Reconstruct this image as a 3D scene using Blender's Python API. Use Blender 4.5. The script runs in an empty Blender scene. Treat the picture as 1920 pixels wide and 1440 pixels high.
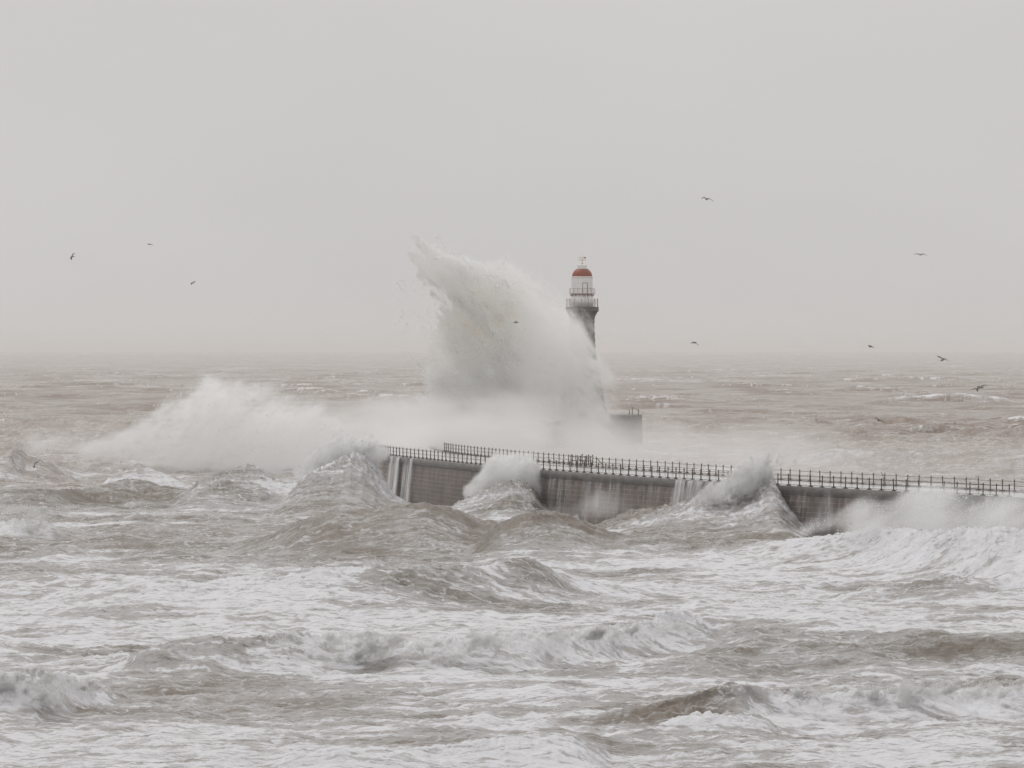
import bpy, bmesh, math, random
import numpy as np
from mathutils import Vector, Matrix

# ------------------------------------------------------------------ scene, camera, light
sc = bpy.context.scene
COL = sc.collection
R = math.radians
F = 9600.0          # focal length in pixels of a 1920 px wide frame
H = 17.0            # camera height over the mean sea
HZ = 655.5          # row of the horizon

cam_d = bpy.data.cameras.new("camera")
cam = bpy.data.objects.new("camera", cam_d)
COL.objects.link(cam)
cam_d.sensor_width = 36.0
cam_d.lens = 36.0 * F / 1920.0
cam_d.clip_start = 1.0
cam_d.clip_end = 90000.0
cam.location = (0, 0, H)
cam.rotation_euler = (R(90) - math.atan((720 - HZ) / F), 0, 0)
sc.camera = cam

SUN_EL, SUN_AZ = R(58), R(-35)      # behind thick cloud, ahead and to the left
world = bpy.data.worlds.new("World")
sc.world = world
world.use_nodes = True
wn, wl = world.node_tree.nodes, world.node_tree.links
bg = wn['Background']
bg.inputs['Strength'].default_value = 0.1
sky = wn.new('ShaderNodeTexSky')
sky.sky_type = 'NISHITA'
sky.sun_disc = False
sky.sun_elevation = SUN_EL
sky.sun_rotation = SUN_AZ
sky.air_density = 1.0
sky.dust_density = 4.0
hs = wn.new('ShaderNodeHueSaturation')
hs.inputs['Saturation'].default_value = 0.03
wl.new(sky.outputs[0], hs.inputs['Color'])
# an even cloud deck over that sky, a little lighter in soft broad patches
tc = wn.new('ShaderNodeTexCoord')
mp = wn.new('ShaderNodeMapping')
mp.inputs['Scale'].default_value = (7, 7, 16)
cl = wn.new('ShaderNodeTexNoise')
cl.inputs['Scale'].default_value = 1.0
cl.inputs['Detail'].default_value = 3.0
wl.new(tc.outputs['Generated'], mp.inputs[0])
wl.new(mp.outputs[0], cl.inputs['Vector'])
cr = wn.new('ShaderNodeValToRGB')
CLOUD = 6.08
ZENITH = 1.5
cr.color_ramp.elements[0].position = 0.25
cr.color_ramp.elements[1].position = 0.75
cr.color_ramp.elements[0].color = (0.965, 0.942, 0.926, 1)
cr.color_ramp.elements[1].color = (1.05, 1.026, 1.008, 1)
wl.new(cl.outputs[0], cr.inputs[0])
vmul = wn.new('ShaderNodeVectorMath')
vmul.operation = 'SCALE'
# an overcast sky is brightest overhead
sx = wn.new('ShaderNodeSeparateXYZ')
wl.new(tc.outputs['Generated'], sx.inputs[0])
zr = wn.new('ShaderNodeMapRange')
zr.inputs['From Min'].default_value = 0.0
zr.inputs['From Max'].default_value = 1.0
zr.inputs['To Min'].default_value = CLOUD
zr.inputs['To Max'].default_value = CLOUD * ZENITH
wl.new(sx.outputs['Z'], zr.inputs['Value'])
wl.new(zr.outputs['Result'], vmul.inputs['Scale'])
wl.new(cr.outputs[0], vmul.inputs[0])
mx = wn.new('ShaderNodeMix')
mx.data_type = 'RGBA'
mx.inputs['Factor'].default_value = 0.92
wl.new(hs.outputs[0], mx.inputs['A'])
wl.new(vmul.outputs[0], mx.inputs['B'])
wl.new(mx.outputs['Result'], bg.inputs['Color'])

sun_d = bpy.data.lights.new("sun", 'SUN')
sun_d.energy = 0.8
sun_d.angle = R(25)
sun_d.color = (1.0, 0.97, 0.93)
sun = bpy.data.objects.new("sun", sun_d)
COL.objects.link(sun)
sun.rotation_euler = (R(90) - SUN_EL, 0, SUN_AZ + R(180))
sun.rotation_euler = Vector((-math.sin(SUN_AZ) * math.cos(SUN_EL) * -1, math.cos(SUN_AZ) * math.cos(SUN_EL), math.sin(SUN_EL))).to_track_quat('Z', 'Y').to_euler()

vs = sc.view_settings
vs.view_transform = 'Standard'
vs.look = 'None'
vs.exposure = 0.0
vs.gamma = 1.0
vs.use_curve_mapping = False
cy = sc.cycles
cy.use_denoising = True
cy.denoising_prefilter = 'ACCURATE'
cy.max_bounces = 32
cy.diffuse_bounces = 6
cy.glossy_bounces = 2
cy.transparent_max_bounces = 256
cy.volume_bounces = 30
cy.volume_step_rate = 1.5
cy.volume_max_steps = 256
cy.caustics_reflective = False
cy.caustics_refractive = False
cy.use_adaptive_sampling = True
cy.adaptive_threshold = 0.02

rng = np.random.default_rng(7)
random.seed(5)


# ------------------------------------------------------------------ helpers
def at(px, py, Y):
    return Vector(((px - 960.0) * Y / F, Y, H - (py - HZ) * Y / F))


def sstep(a, b, x):
    t = np.clip((x - a) / (b - a), 0, 1)
    return t * t * (3 - 2 * t)


def tag(o, label=None, cat=None, group=None, kind=None):
    if label: o['label'] = label
    if cat: o['category'] = cat
    if group: o['group'] = group
    if kind: o['kind'] = kind
    return o


def empty(name, loc, label=None, cat=None, group=None):
    o = bpy.data.objects.new(name, None)
    COL.objects.link(o)
    o.location = loc
    return tag(o, label, cat, group)


def adopt(o, parent):
    """o holds world coordinates; keep it where it is under its parent (all parents are translated only)"""
    loc = Vector(parent.location)
    p = parent
    while p.parent is not None:
        p = p.parent
        loc = loc * 0 + Vector(p.location) if False else loc
    o.parent = parent
    o.matrix_parent_inverse = world_inv(parent)
    return o


def world_inv(p):
    m = Matrix.Translation(p.location)
    q = p
    while q.parent is not None:
        m = q.matrix_parent_inverse @ m
        q = q.parent
        m = Matrix.Translation(q.location) @ m
    return m.inverted()


def mesh_np(name, verts, faces, mat, parent=None, smooth=False):
    """verts n x 3, faces m x 3 or m x 4 arrays"""
    verts = np.asarray(verts, dtype=np.float32)
    faces = np.asarray(faces, dtype=np.int32)
    me = bpy.data.meshes.new(name)
    me.vertices.add(len(verts))
    me.vertices.foreach_set('co', verts.ravel())
    k = faces.shape[1]
    me.loops.add(faces.size)
    me.loops.foreach_set('vertex_index', faces.ravel())
    me.polygons.add(len(faces))
    me.polygons.foreach_set('loop_start', np.arange(0, faces.size, k, dtype=np.int32))
    me.update(calc_edges=True)
    if smooth:
        me.polygons.foreach_set('use_smooth', np.ones(len(faces), dtype=bool))
    me.validate()
    if mat: me.materials.append(mat)
    o = bpy.data.objects.new(name, me)
    COL.objects.link(o)
    if parent: adopt(o, parent)
    return o


def obj(name, bm, mat, parent=None, smooth=False):
    me = bpy.data.meshes.new(name)
    bm.normal_update()
    bm.to_mesh(me)
    bm.free()
    if smooth:
        me.polygons.foreach_set('use_smooth', np.ones(len(me.polygons), dtype=bool))
    if mat: me.materials.append(mat)
    o = bpy.data.objects.new(name, me)
    COL.objects.link(o)
    if parent: adopt(o, parent)
    return o


def add_box(bm, c, size, rotz=0.0):
    m = Matrix.Translation(c) @ Matrix.Rotation(rotz, 4, 'Z') @ Matrix.Diagonal((size[0], size[1], size[2], 1))
    return bmesh.ops.create_cube(bm, size=1.0, matrix=m)


def add_tube(bm, pts, r, n=8, closed=False):
    pts = [Vector(p) for p in pts]
    rings = []
    cnt = len(pts)
    for i, p in enumerate(pts):
        a = pts[(i - 1) % cnt] if (closed or i > 0) else pts[i]
        b = pts[(i + 1) % cnt] if (closed or i < cnt - 1) else pts[i]
        d = (b - a).normalized()
        up = Vector((0, 0, 1)) if abs(d.z) < 0.9 else Vector((1, 0, 0))
        u = d.cross(up).normalized()
        v = d.cross(u).normalized()
        rr = r[i] if isinstance(r, (list, tuple)) else r
        rings.append([bm.verts.new(p + u * rr * math.cos(t) + v * rr * math.sin(t))
                      for t in [2 * math.pi * k / n for k in range(n)]])
    rng_i = range(cnt if closed else cnt - 1)
    for i in rng_i:
        A, B = rings[i], rings[(i + 1) % cnt]
        for k in range(n):
            bm.faces.new((A[k], A[(k + 1) % n], B[(k + 1) % n], B[k]))
    if not closed:
        bm.faces.new(list(reversed(rings[0])))
        bm.faces.new(rings[-1])


def add_lathe(bm, prof, c, n=48, cap=True):
    rings = []
    for r, z in prof:
        rings.append([bm.verts.new((c[0] + r * math.cos(2 * math.pi * k / n), c[1] + r * math.sin(2 * math.pi * k / n), z)) for k in range(n)])
    for i in range(len(rings) - 1):
        A, B = rings[i], rings[i + 1]
        for k in range(n):
            bm.faces.new((A[k], A[(k + 1) % n], B[(k + 1) % n], B[k]))
    if cap:
        bm.faces.new(list(reversed(rings[0])))
        bm.faces.new(rings[-1])


def fft_noise2(n, slope, seed, ridged=False):
    g = np.random.default_rng(seed)
    k = np.fft.fftfreq(n) * n
    kk = np.sqrt(k[:, None] ** 2 + k[None, :] ** 2)
    kk[0, 0] = 1e9
    amp = np.where(kk < 4, 0.35, 1.0) * np.maximum(kk, 4) ** (-slope)
    f = np.fft.fft2(g.standard_normal((n, n))) * amp
    a = np.real(np.fft.ifft2(f))
    a -= a.mean()
    a /= a.std()
    return a.astype(np.float32)


TEX = {}


def noise2(X, Y, size, seed, slope=1.6):
    """periodic fractal noise, std 1; size = period in metres (features from size/4 down)"""
    key = (seed, slope)
    if key not in TEX: TEX[key] = fft_noise2(1024, slope, seed)
    T = TEX[key]
    u = (X / size * 1024)
    v = (Y / size * 1024)
    iu = np.floor(u).astype(np.int64)
    iv = np.floor(v).astype(np.int64)
    fu = (u - iu).astype(np.float32)
    fv = (v - iv).astype(np.float32)
    iu &= 1023
    iv &= 1023
    iu1 = (iu + 1) & 1023
    iv1 = (iv + 1) & 1023
    return ((T[iu, iv] * (1 - fu) + T[iu1, iv] * fu) * (1 - fv) + (T[iu, iv1] * (1 - fu) + T[iu1, iv1] * fu) * fv)


# ------------------------------------------------------------------ materials
def material(name, color, rough=0.7, spec=0.3, metal=0.0):
    m = bpy.data.materials.new(name)
    m.use_nodes = True
    b = m.node_tree.nodes['Principled BSDF']
    b.inputs['Base Color'].default_value = (*color, 1)
    b.inputs['Roughness'].default_value = rough
    b.inputs['Specular IOR Level'].default_value = spec
    b.inputs['Metallic'].default_value = metal
    return m


def mottle(m, c0, c1, scale, detail=6, p0=0.35, p1=0.65, stretch=(1, 1, 1), bump=0.0):
    nt = m.node_tree
    N, L = nt.nodes, nt.links
    b = N['Principled BSDF']
    t = N.new('ShaderNodeTexCoord')
    mpn = N.new('ShaderNodeMapping')
    mpn.inputs['Scale'].default_value = stretch
    n = N.new('ShaderNodeTexNoise')
    n.inputs['Scale'].default_value = scale
    n.inputs['Detail'].default_value = detail
    L.new(t.outputs['Object'], mpn.inputs[0])
    L.new(mpn.outputs[0], n.inputs['Vector'])
    r = N.new('ShaderNodeValToRGB')
    r.color_ramp.elements[0].position = p0
    r.color_ramp.elements[1].position = p1
    r.color_ramp.elements[0].color = (*c0, 1)
    r.color_ramp.elements[1].color = (*c1, 1)
    L.new(n.outputs[0], r.inputs[0])
    L.new(r.outputs[0], b.inputs['Base Color'])
    if bump:
        bp = N.new('ShaderNodeBump')
        bp.inputs['Distance'].default_value = bump
        L.new(n.outputs[0], bp.inputs['Height'])
        L.new(bp.outputs[0], b.inputs['Normal'])
    return m


def sea_material():
    m = bpy.data.materials.new('sea_water')
    m.use_nodes = True
    nt = m.node_tree
    N, L = nt.nodes, nt.links
    b = N['Principled BSDF']

    def math_(op, a, c=None, d=None, clamp=False):
        n = N.new('ShaderNodeMath')
        n.operation = op
        n.use_clamp = clamp
        for k, v in enumerate((a, c, d)):
            if v is None: continue
            if isinstance(v, (int, float)): n.inputs[k].default_value = v
            else: L.new(v, n.inputs[k])
        return n.outputs[0]

    def attr(name):
        a = N.new('ShaderNodeAttribute')
        a.attribute_name = name
        return a.outputs['Fac']

    def smooth(lo, hi, x):
        n = N.new('ShaderNodeMapRange')
        n.interpolation_type = 'SMOOTHSTEP'
        for k, v in (('Value', x), ('From Min', lo), ('From Max', hi)):
            if isinstance(v, (int, float)): n.inputs[k].default_value = v
            else: L.new(v, n.inputs[k])
        return n.outputs['Result']

    t = N.new('ShaderNodeTexCoord')
    P = t.outputs['Object']

    def noise(scale, detail, rough=0.55, sx=1.0, sy=1.0, dist=0.0):
        mpn = N.new('ShaderNodeMapping')
        mpn.inputs['Scale'].default_value = (sx, sy, 1)
        L.new(P, mpn.inputs[0])
        n = N.new('ShaderNodeTexNoise')
        n.inputs['Scale'].default_value = scale
        n.inputs['Detail'].default_value = detail
        n.inputs['Roughness'].default_value = rough
        n.inputs['Distortion'].default_value = dist
        L.new(mpn.outputs[0], n.inputs['Vector'])
        return n

    Fm = attr('foam')
    Wm = attr('white')
    n1 = noise(0.30, 10, 0.70, 0.36, 1.0, 0.8)
    n2 = noise(1.4, 7, 0.70, 0.42, 1.1, 0.6)
    # foam lace: the walls of warped cells, at two sizes
    def lace(scale, sy, wid, warp):
        wn_ = noise(scale * 1.3, 3, 0.5)
        va = N.new('ShaderNodeVectorMath')
        va.operation = 'MULTIPLY_ADD'
        L.new(wn_.outputs['Color'], va.inputs[0])
        va.inputs[1].default_value = (warp / scale, warp / scale, 0)
        L.new(P, va.inputs[2])
        mpn = N.new('ShaderNodeMapping')
        mpn.inputs['Scale'].default_value = (scale * 0.52, scale * sy, 0.0)
        L.new(va.outputs[0], mpn.inputs[0])
        vo = N.new('ShaderNodeTexVoronoi')
        vo.feature = 'DISTANCE_TO_EDGE'
        vo.inputs['Scale'].default_value = 1.0
        L.new(mpn.outputs[0], vo.inputs['Vector'])
        return math_('SUBTRACT', 1.0, smooth(0.0, wid, vo.outputs['Distance']))
    l1 = math_('MULTIPLY', lace(0.55, 1.0, 0.085, 1.6), smooth(0.36, 0.58, n2.outputs[0]))
    l2 = math_('MULTIPLY', lace(1.6, 1.0, 0.12, 1.4), smooth(0.40, 0.60, n1.outputs[0]))
    lc = math_('MAXIMUM', l1, math_('MULTIPLY', l2, 0.85))
    v = math_('ADD', math_('MULTIPLY', n1.outputs[0], 0.64), math_('MULTIPLY', n2.outputs[0], 0.36))
    film = v
    v = math_('ADD', v, math_('MULTIPLY', lc, 0.07))
    # foam where v > 1 - F (F spread over the noise's range)
    thr = math_('SUBTRACT', 0.72, math_('MULTIPLY', Fm, 0.44))
    foam = math_('MULTIPLY', smooth(math_('SUBTRACT', thr, 0.03), math_('ADD', thr, 0.09), v), 0.93)
    film = math_('MULTIPLY', smooth(math_('SUBTRACT', thr, 0.24), math_('ADD', thr, 0.08), film), 0.50)
    foam = math_('MAXIMUM', foam, film)
    foam = math_('MAXIMUM', foam, math_('MULTIPLY', math_('MULTIPLY', lc, math_('ADD', 0.12, math_('MULTIPLY', smooth(0.02, 0.26, Fm), 0.88))), 0.80))
    # old foam is torn into fine streaks and holes
    n3 = noise(2.6, 5, 0.65, 0.28, 1.2, 0.5)
    foam = math_('MULTIPLY', foam, math_('SUBTRACT', 1.0, math_('MULTIPLY', smooth(0.50, 0.66, n3.outputs[0]), 0.58)))
    # white water is beaten up unevenly: silt shows between the froth
    churn = math_('ADD', math_('MULTIPLY', n2.outputs[0], 0.5), math_('MULTIPLY', n1.outputs[0], 0.5))
    foam = math_('MAXIMUM', foam, math_('MULTIPLY', Wm, math_('ADD', 0.30, math_('MULTIPLY', smooth(0.36, 0.58, churn), 0.70))))
    # water colour: silty brown grey, more green where a crest is thin
    mixw = N.new('ShaderNodeMix')
    mixw.data_type = 'RGBA'
    mixw.inputs['A'].default_value = (0.142, 0.114, 0.084, 1)
    mixw.inputs['B'].default_value = (0.092, 0.079, 0.056, 1)
    nb = noise(0.012, 2, 0.5, 1, 0.4)
    L.new(smooth(0.35, 0.65, nb.outputs[0]), mixw.inputs['Factor'])
    # the open water outside the pier carries more red silt
    mixs = N.new('ShaderNodeMix')
    mixs.data_type = 'RGBA'
    L.new(math_('MULTIPLY', attr('silt'), math_('ADD', 0.55, math_('MULTIPLY', nb.outputs[0], 0.9)), clamp=True), mixs.inputs['Factor'])
    L.new(mixw.outputs['Result'], mixs.inputs['A'])
    mixs.inputs['B'].default_value = (0.200, 0.148, 0.110, 1)
    mixf = N.new('ShaderNodeMix')
    mixf.data_type = 'RGBA'
    L.new(mixs.outputs['Result'], mixf.inputs['A'])
    mixf.inputs['B'].default_value = (0.79, 0.797, 0.83, 1)
    L.new(foam, mixf.inputs['Factor'])
    L.new(mixf.outputs['Result'], b.inputs['Base Color'])
    L.new(math_('ADD', math_('MULTIPLY', foam, 0.6), 0.13), b.inputs['Roughness'])
    L.new(math_('SUBTRACT', 0.5, math_('MULTIPLY', foam, 0.4)), b.inputs['Specular IOR Level'])
    b.inputs['IOR'].default_value = 1.33
    # ripples and the froth's grain
    r1 = noise(1.0, 8, 0.6, 0.6, 1.2, 0.3)
    bp = N.new('ShaderNodeBump')
    bp.inputs['Strength'].default_value = 0.8
    bp.inputs['Distance'].default_value = 0.27
    L.new(r1.outputs[0], bp.inputs['Height'])
    r2 = noise(4.0, 6, 0.7)
    bp2 = N.new('ShaderNodeBump')
    bp2.inputs['Distance'].default_value = 0.08
    L.new(math_('MULTIPLY', r2.outputs[0], math_('ADD', foam, 0.3)), bp2.inputs['Height'])
    L.new(bp.outputs[0], bp2.inputs['Normal'])
    L.new(bp2.outputs[0], b.inputs['Normal'])
    return m


def wall_material():
    """wet stone courses; uv = metres along the wall and metres of height"""
    m = bpy.data.materials.new('wet_masonry')
    m.use_nodes = True
    nt = m.node_tree
    N, L = nt.nodes, nt.links
    b = N['Principled BSDF']
    uv = N.new('ShaderNodeUVMap')
    uv.uv_map = 'UVMap'
    br = N.new('ShaderNodeTexBrick')
    br.inputs['Scale'].default_value = 1.0
    br.inputs['Brick Width'].default_value = 1.5
    br.inputs['Row Height'].default_value = 0.46
    br.inputs['Mortar Size'].default_value = 0.035
    br.inputs['Mortar Smooth'].default_value = 0.4
    br.inputs['Color1'].default_value = (0.158, 0.128, 0.111, 1)
    br.inputs['Color2'].default_value = (0.120, 0.100, 0.088, 1)
    br.inputs['Mortar'].default_value = (0.25, 0.24, 0.23, 1)
    L.new(uv.outputs[0], br.inputs['Vector'])
    n = N.new('ShaderNodeTexNoise')
    n.inputs['Scale'].default_value = 0.35
    n.inputs['Detail'].default_value = 7
    L.new(uv.outputs[0], n.inputs['Vector'])
    mpn = N.new('ShaderNodeMapping')
    mpn.inputs['Scale'].default_value = (1.3, 0.08, 1)
    L.new(uv.outputs[0], mpn.inputs[0])
    n2 = N.new('ShaderNodeTexNoise')
    n2.inputs['Scale'].default_value = 1.0
    n2.inputs['Detail'].default_value = 6
    L.new(mpn.outputs[0], n2.inputs['Vector'])
    r = N.new('ShaderNodeValToRGB')
    r.color_ramp.elements[0].position = 0.3
    r.color_ramp.elements[1].position = 0.7
    r.color_ramp.elements[0].color = (0.6, 0.56, 0.55, 1)
    r.color_ramp.elements[1].color = (1.25, 1.15, 1.1, 1)
    L.new(n.outputs[0], r.inputs[0])
    mu = N.new('ShaderNodeMix')
    mu.data_type = 'RGBA'
    mu.blend_type = 'MULTIPLY'
    mu.inputs['Factor'].default_value = 1
    L.new(br.outputs['Color'], mu.inputs['A'])
    L.new(r.outputs[0], mu.inputs['B'])
    # pale lime runs down the face
    r2 = N.new('ShaderNodeValToRGB')
    r2.color_ramp.elements[0].position = 0.56
    r2.color_ramp.elements[1].position = 0.72
    r2.color_ramp.elements[0].color = (0, 0, 0, 1)
    r2.color_ramp.elements[1].color = (0.5, 0.5, 0.5, 1)
    L.new(n2.outputs[0], r2.inputs[0])
    mu2 = N.new('ShaderNodeMix')
    mu2.data_type = 'RGBA'
    L.new(r2.outputs[0], mu2.inputs['Factor'])
    L.new(mu.outputs['Result'], mu2.inputs['A'])
    mu2.inputs['B'].default_value = (0.36, 0.34, 0.33, 1)
    L.new(mu2.outputs['Result'], b.inputs['Base Color'])
    b.inputs['Roughness'].default_value = 0.5
    bp = N.new('ShaderNodeBump')
    bp.inputs['Distance'].default_value = 0.04
    bp.invert = True
    L.new(br.outputs['Fac'], bp.inputs['Height'])
    L.new(bp.outputs[0], b.inputs['Normal'])
    return m


def volume_material(name, color, density, aniso=0.0):
    m = bpy.data.materials.new(name)
    m.use_nodes = True
    nt = m.node_tree
    nt.nodes.remove(nt.nodes['Principled BSDF'])
    pv = nt.nodes.new('ShaderNodeVolumePrincipled')
    pv.inputs['Color'].default_value = (*color, 1)
    pv.inputs['Density'].default_value = density
    pv.inputs['Anisotropy'].default_value = aniso
    nt.links.new(pv.outputs[0], nt.nodes['Material Output'].inputs['Volume'])
    return m


M = {}
M['sea'] = sea_material()
M['wall'] = wall_material()
M['coping'] = mottle(material('wet_concrete', (.2, .19, .18), 0.45), (.13, .125, .118), (.21, .20, .19), 0.8, 7, 0.3, 0.7, (1, 1, 2.5), 0.03)
M['deck'] = mottle(material('wet_deck', (.3, .3, .3), 0.18, 0.5), (.34, .335, .33), (.55, .55, .55), 0.5, 6)
M['iron'] = mottle(material('weathered_iron', (.07, .06, .055), 0.55), (.065, .055, .048), (.12, .092, .072), 2.0, 4)
M['iron_far'] = mottle(material('rusty_iron', (.1, .08, .07), 0.6), (.12, .10, .09), (.19, .15, .13), 2.0, 4)
M['granite'] = mottle(material('dark_granite', (.2, .19, .175), 0.7), (.115, .108, .10), (.20, .188, .175), 1.2, 7, 0.3, 0.7, (1, 1, 1.6), 0.03)
M['white'] = mottle(material('white_paint', (.75, .76, .76), 0.45), (.82, .835, .84), (.88, .89, .89), 0.8, 5, 0.3, 0.7, (2, 2, 0.4))
M['dome'] = mottle(material('red_paint', (.30, .10, .07), 0.5), (.26, .085, .058), (.34, .118, .085), 1.0, 4)
M['rust'] = mottle(material('rust_stained_steel', (.25, .12, .09), 0.6), (.33, .24, .21), (.44, .34, .30), 2.5, 4)
M['panel_line'] = material('panel_joint', (.70, .70, .69), 0.6)
M['gold'] = material('gilded_metal', (.42, .24, .08), 0.5, 0.4)
def froth_material():
    m = bpy.data.materials.new('water_drops')
    m.use_nodes = True
    N, L = m.node_tree.nodes, m.node_tree.links
    N.remove(N['Principled BSDF'])
    a, b, x = N.new('ShaderNodeBsdfDiffuse'), N.new('ShaderNodeBsdfTranslucent'), N.new('ShaderNodeMixShader')
    a.inputs[0].default_value = b.inputs[0].default_value = (.97, .97, .965, 1)
    x.inputs[0].default_value = 0.55
    L.new(a.outputs[0], x.inputs[1])
    L.new(b.outputs[0], x.inputs[2])
    L.new(x.outputs[0], N['Material Output'].inputs['Surface'])
    return m


M['froth'] = froth_material()

# ------------------------------------------------------------------ the pier's lines (world x, y of each edge)
DECK = 5.0
NEAR = [(78.0, 335.0), (60.0, 374.0), (41.2, 414.6), (22.5, 455.0), (12.0, 483.5), (2.6, 512.0), (-3.3, 532.5), (-9.3, 559.0), (-14.8, 586.0),
        (-19.0, 630.0), (-18.5, 690.0), (-13.0, 760.0), (-4.0, 830.0), (4.0, 895.0)]
FAR = [(80.0, 345.0), (61.2, 387.0), (42.5, 431.8), (26.0, 470.0), (16.5, 499.0), (8.6, 524.0), (5.6, 538.0), (0.2, 560.0), (-7.2, 600.0),
       (-9.6, 634.0), (-9.2, 691.0), (-4.0, 762.0), (5.0, 832.0), (12.4, 895.0)]


def dense(pts, k=8):
    out = []
    P = [Vector((a, b, 0)) for a, b in pts]
    for i in range(len(P) - 1):
        p0, p1, p2, p3 = P[max(i - 1, 0)], P[i], P[i + 1], P[min(i + 2, len(P) - 1)]
        for j in range(k):
            t = j / k
            v = 0.5 * ((2 * p1) + (p2 - p0) * t + (2 * p0 - 5 * p1 + 4 * p2 - p3) * t * t + (3 * p1 - p0 - 3 * p2 + p3) * t ** 3)
            out.append(v)
    out.append(P[-1])
    return out


near_l = dense(NEAR)
far_l = dense(FAR)
near_xy = np.array([(v.x, v.y) for v in near_l])

# ------------------------------------------------------------------ the sea
WAVES = []


def wave(pts, wf, wb, ww=(), foam=0.0, lip=0.0, dark=0.0, back=0.0, lump=0.0, pw=1.5, dk=()):
    """pts: (px, row of the crest or None for no height, row where the front meets flat water).
    wf / wb: length in m of the front and back faces."""
    X, Yc, h = [], [], []
    for px, cy_, by in pts:
        Y = F * H / (by - HZ) + wf
        X.append((px - 960) * Y / F)
        Yc.append(Y)
        h.append(0.0 if cy_ is None else max(0.0, H - (cy_ - HZ) * Y / F))
    o = np.argsort(X)
    W = [((a - 960) / F, (b - 960) / F, s) for a, b, s in ww]
    WAVES.append(dict(X=np.array(X)[o], Y=np.array(Yc)[o], h=np.array(h)[o], wf=wf, wb=wb, ww=W, foam=foam, lip=lip, dark=dark, back=back, lump=lump, pw=pw, dk=[((a - 960) / F, (b - 960) / F, s) for a, b, s in dk]))


# the dark swell in the middle and its lower neighbour to the right
wave([(430, None, 1040), (500, 1004, 1042), (560, 976, 1044), (640, 957, 1046), (720, 948, 1046), (800, 943, 1046), (850, 947, 1044), (905, 968, 1042), (950, 990, 1040), (1010, 1012, 1038), (1060, None, 1036)],
     11, 16, foam=0.02, dark=0.85)
wave([(880, None, 1055), (930, 985, 1055), (975, 966, 1055), (1040, 963, 1055), (1085, 977, 1055), (1130, 997, 1055), (1190, 1012, 1056), (1260, 1021, 1056), (1340, 1012, 1054), (1420, 1004, 1052), (1470, 1005, 1050), (1530, 1020, 1050), (1580, None, 1050)],
     9, 12, foam=0.0, dark=0.85)
# foam covered wave under it
wave([(40, None, 1150), (150, 1106, 1150), (240, 1086, 1150), (310, 1078, 1150), (370, 1093, 1150), (440, 1084, 1150), (520, 1072, 1150), (600, 1063, 1152), (700, 1066, 1152), (800, 1065, 1150), (880, 1062, 1145), (940, 1056, 1140), (985, 1050, 1138), (1030, 1062, 1135), (1090, 1082, 1130), (1150, 1100, 1130), (1230, None, 1130)],
     8, 10, foam=0.04, lump=0.16, dk=((935, 1050, 0.5), (700, 900, 0.2)))
# the long breaker in the lower half
wave([(180, None, 1275), (235, 1236, 1275), (300, 1212, 1274), (380, 1206, 1272), (460, 1200, 1270), (540, 1190, 1268), (600, 1200, 1266), (680, 1204, 1264), (760, 1205, 1262), (830, 1200, 1260), (900, 1192, 1257), (1000, 1186, 1253), (1100, 1180, 1246), (1180, 1172, 1238), (1250, 1155, 1232), (1300, 1162, 1228), (1340, 1182, 1226), (1420, 1192, 1230), (1500, None, 1230)],
     3.6, 7, ww=((520, 900, 1.0), (860, 1335, 0.95)), foam=0.0, lump=0.30, lip=0.25, dk=((180, 480, 0.2),))
wave([(1240, None, 1262), (1400, 1212, 1250), (1520, 1212, 1248), (1640, 1210, 1246), (1740, 1206, 1246), (1840, 1203, 1246), (1960, 1205, 1246), (2100, 1212, 1246)], 4.0, 9, foam=-0.12, dark=0.8)
# low left breaker
wave([(-140, 1270, 1350), (-60, 1262, 1350), (20, 1262, 1350), (80, 1262, 1348), (130, 1270, 1340), (180, 1290, 1330), (230, 1312, 1325), (290, None, 1322)],
     3.0, 7, ww=((-200, 215, 1.0),), lump=0.2, lip=0.2)
# low right breaker with the clear curl at its left
wave([(960, None, 1362), (1060, 1342, 1360), (1140, 1328, 1360), (1220, 1312, 1360), (1300, 1295, 1360), (1350, 1284, 1360), (1385, 1281, 1360), (1410, 1290, 1358), (1450, 1300, 1357), (1560, 1303, 1354), (1700, 1297, 1348), (1780, 1284, 1340), (1860, 1281, 1338), (1960, 1280, 1336), (2080, 1290, 1336)],
     2.6, 8, ww=((1390, 2100, 1.0),), foam=-0.05, lump=0.28, lip=0.7, dk=((1000, 1400, 0.9),))
wave([(1120, None, 1392), (1200, 1362, 1390), (1290, 1345, 1388), (1370, 1338, 1384), (1430, 1350, 1380), (1500, None, 1380)], 2.2, 3.5, ww=((1180, 1460, 0.85),), lump=0.28)
# foam mounds on the bottom edge
wave([(500, None, 1470), (640, 1428, 1470), (760, 1412, 1465), (860, 1406, 1460), (960, 1396, 1455), (1040, 1384, 1452), (1090, 1390, 1450), (1150, None, 1450)], 3.0, 6, ww=((560, 1100, 0.55),), foam=0.15, lump=0.22)
# the large breaker on the right
wave([(1420, None, 1062), (1500, 1024, 1064), (1560, 1008, 1066), (1620, 998, 1070), (1690, 992, 1075), (1750, 996, 1080), (1800, 990, 1084), (1860, 992, 1088), (1940, 994, 1090), (2060, 1000, 1095)],
     7.5, 12, ww=((1600, 2100, 1.0), (1520, 1640, 0.5)), foam=0.15, lump=0.36, lip=0.2)
wave([(1560, None, 1135), (1640, 1108, 1135), (1720, 1094, 1135), (1800, 1083, 1135), (1860, 1088, 1135), (1960, 1090, 1135), (2060, 1100, 1135)],
     4.0, 8, ww=((1830, 2100, 0.9),), foam=-0.1, lump=0.3, dk=((1640, 1825, 0.5),))
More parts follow.
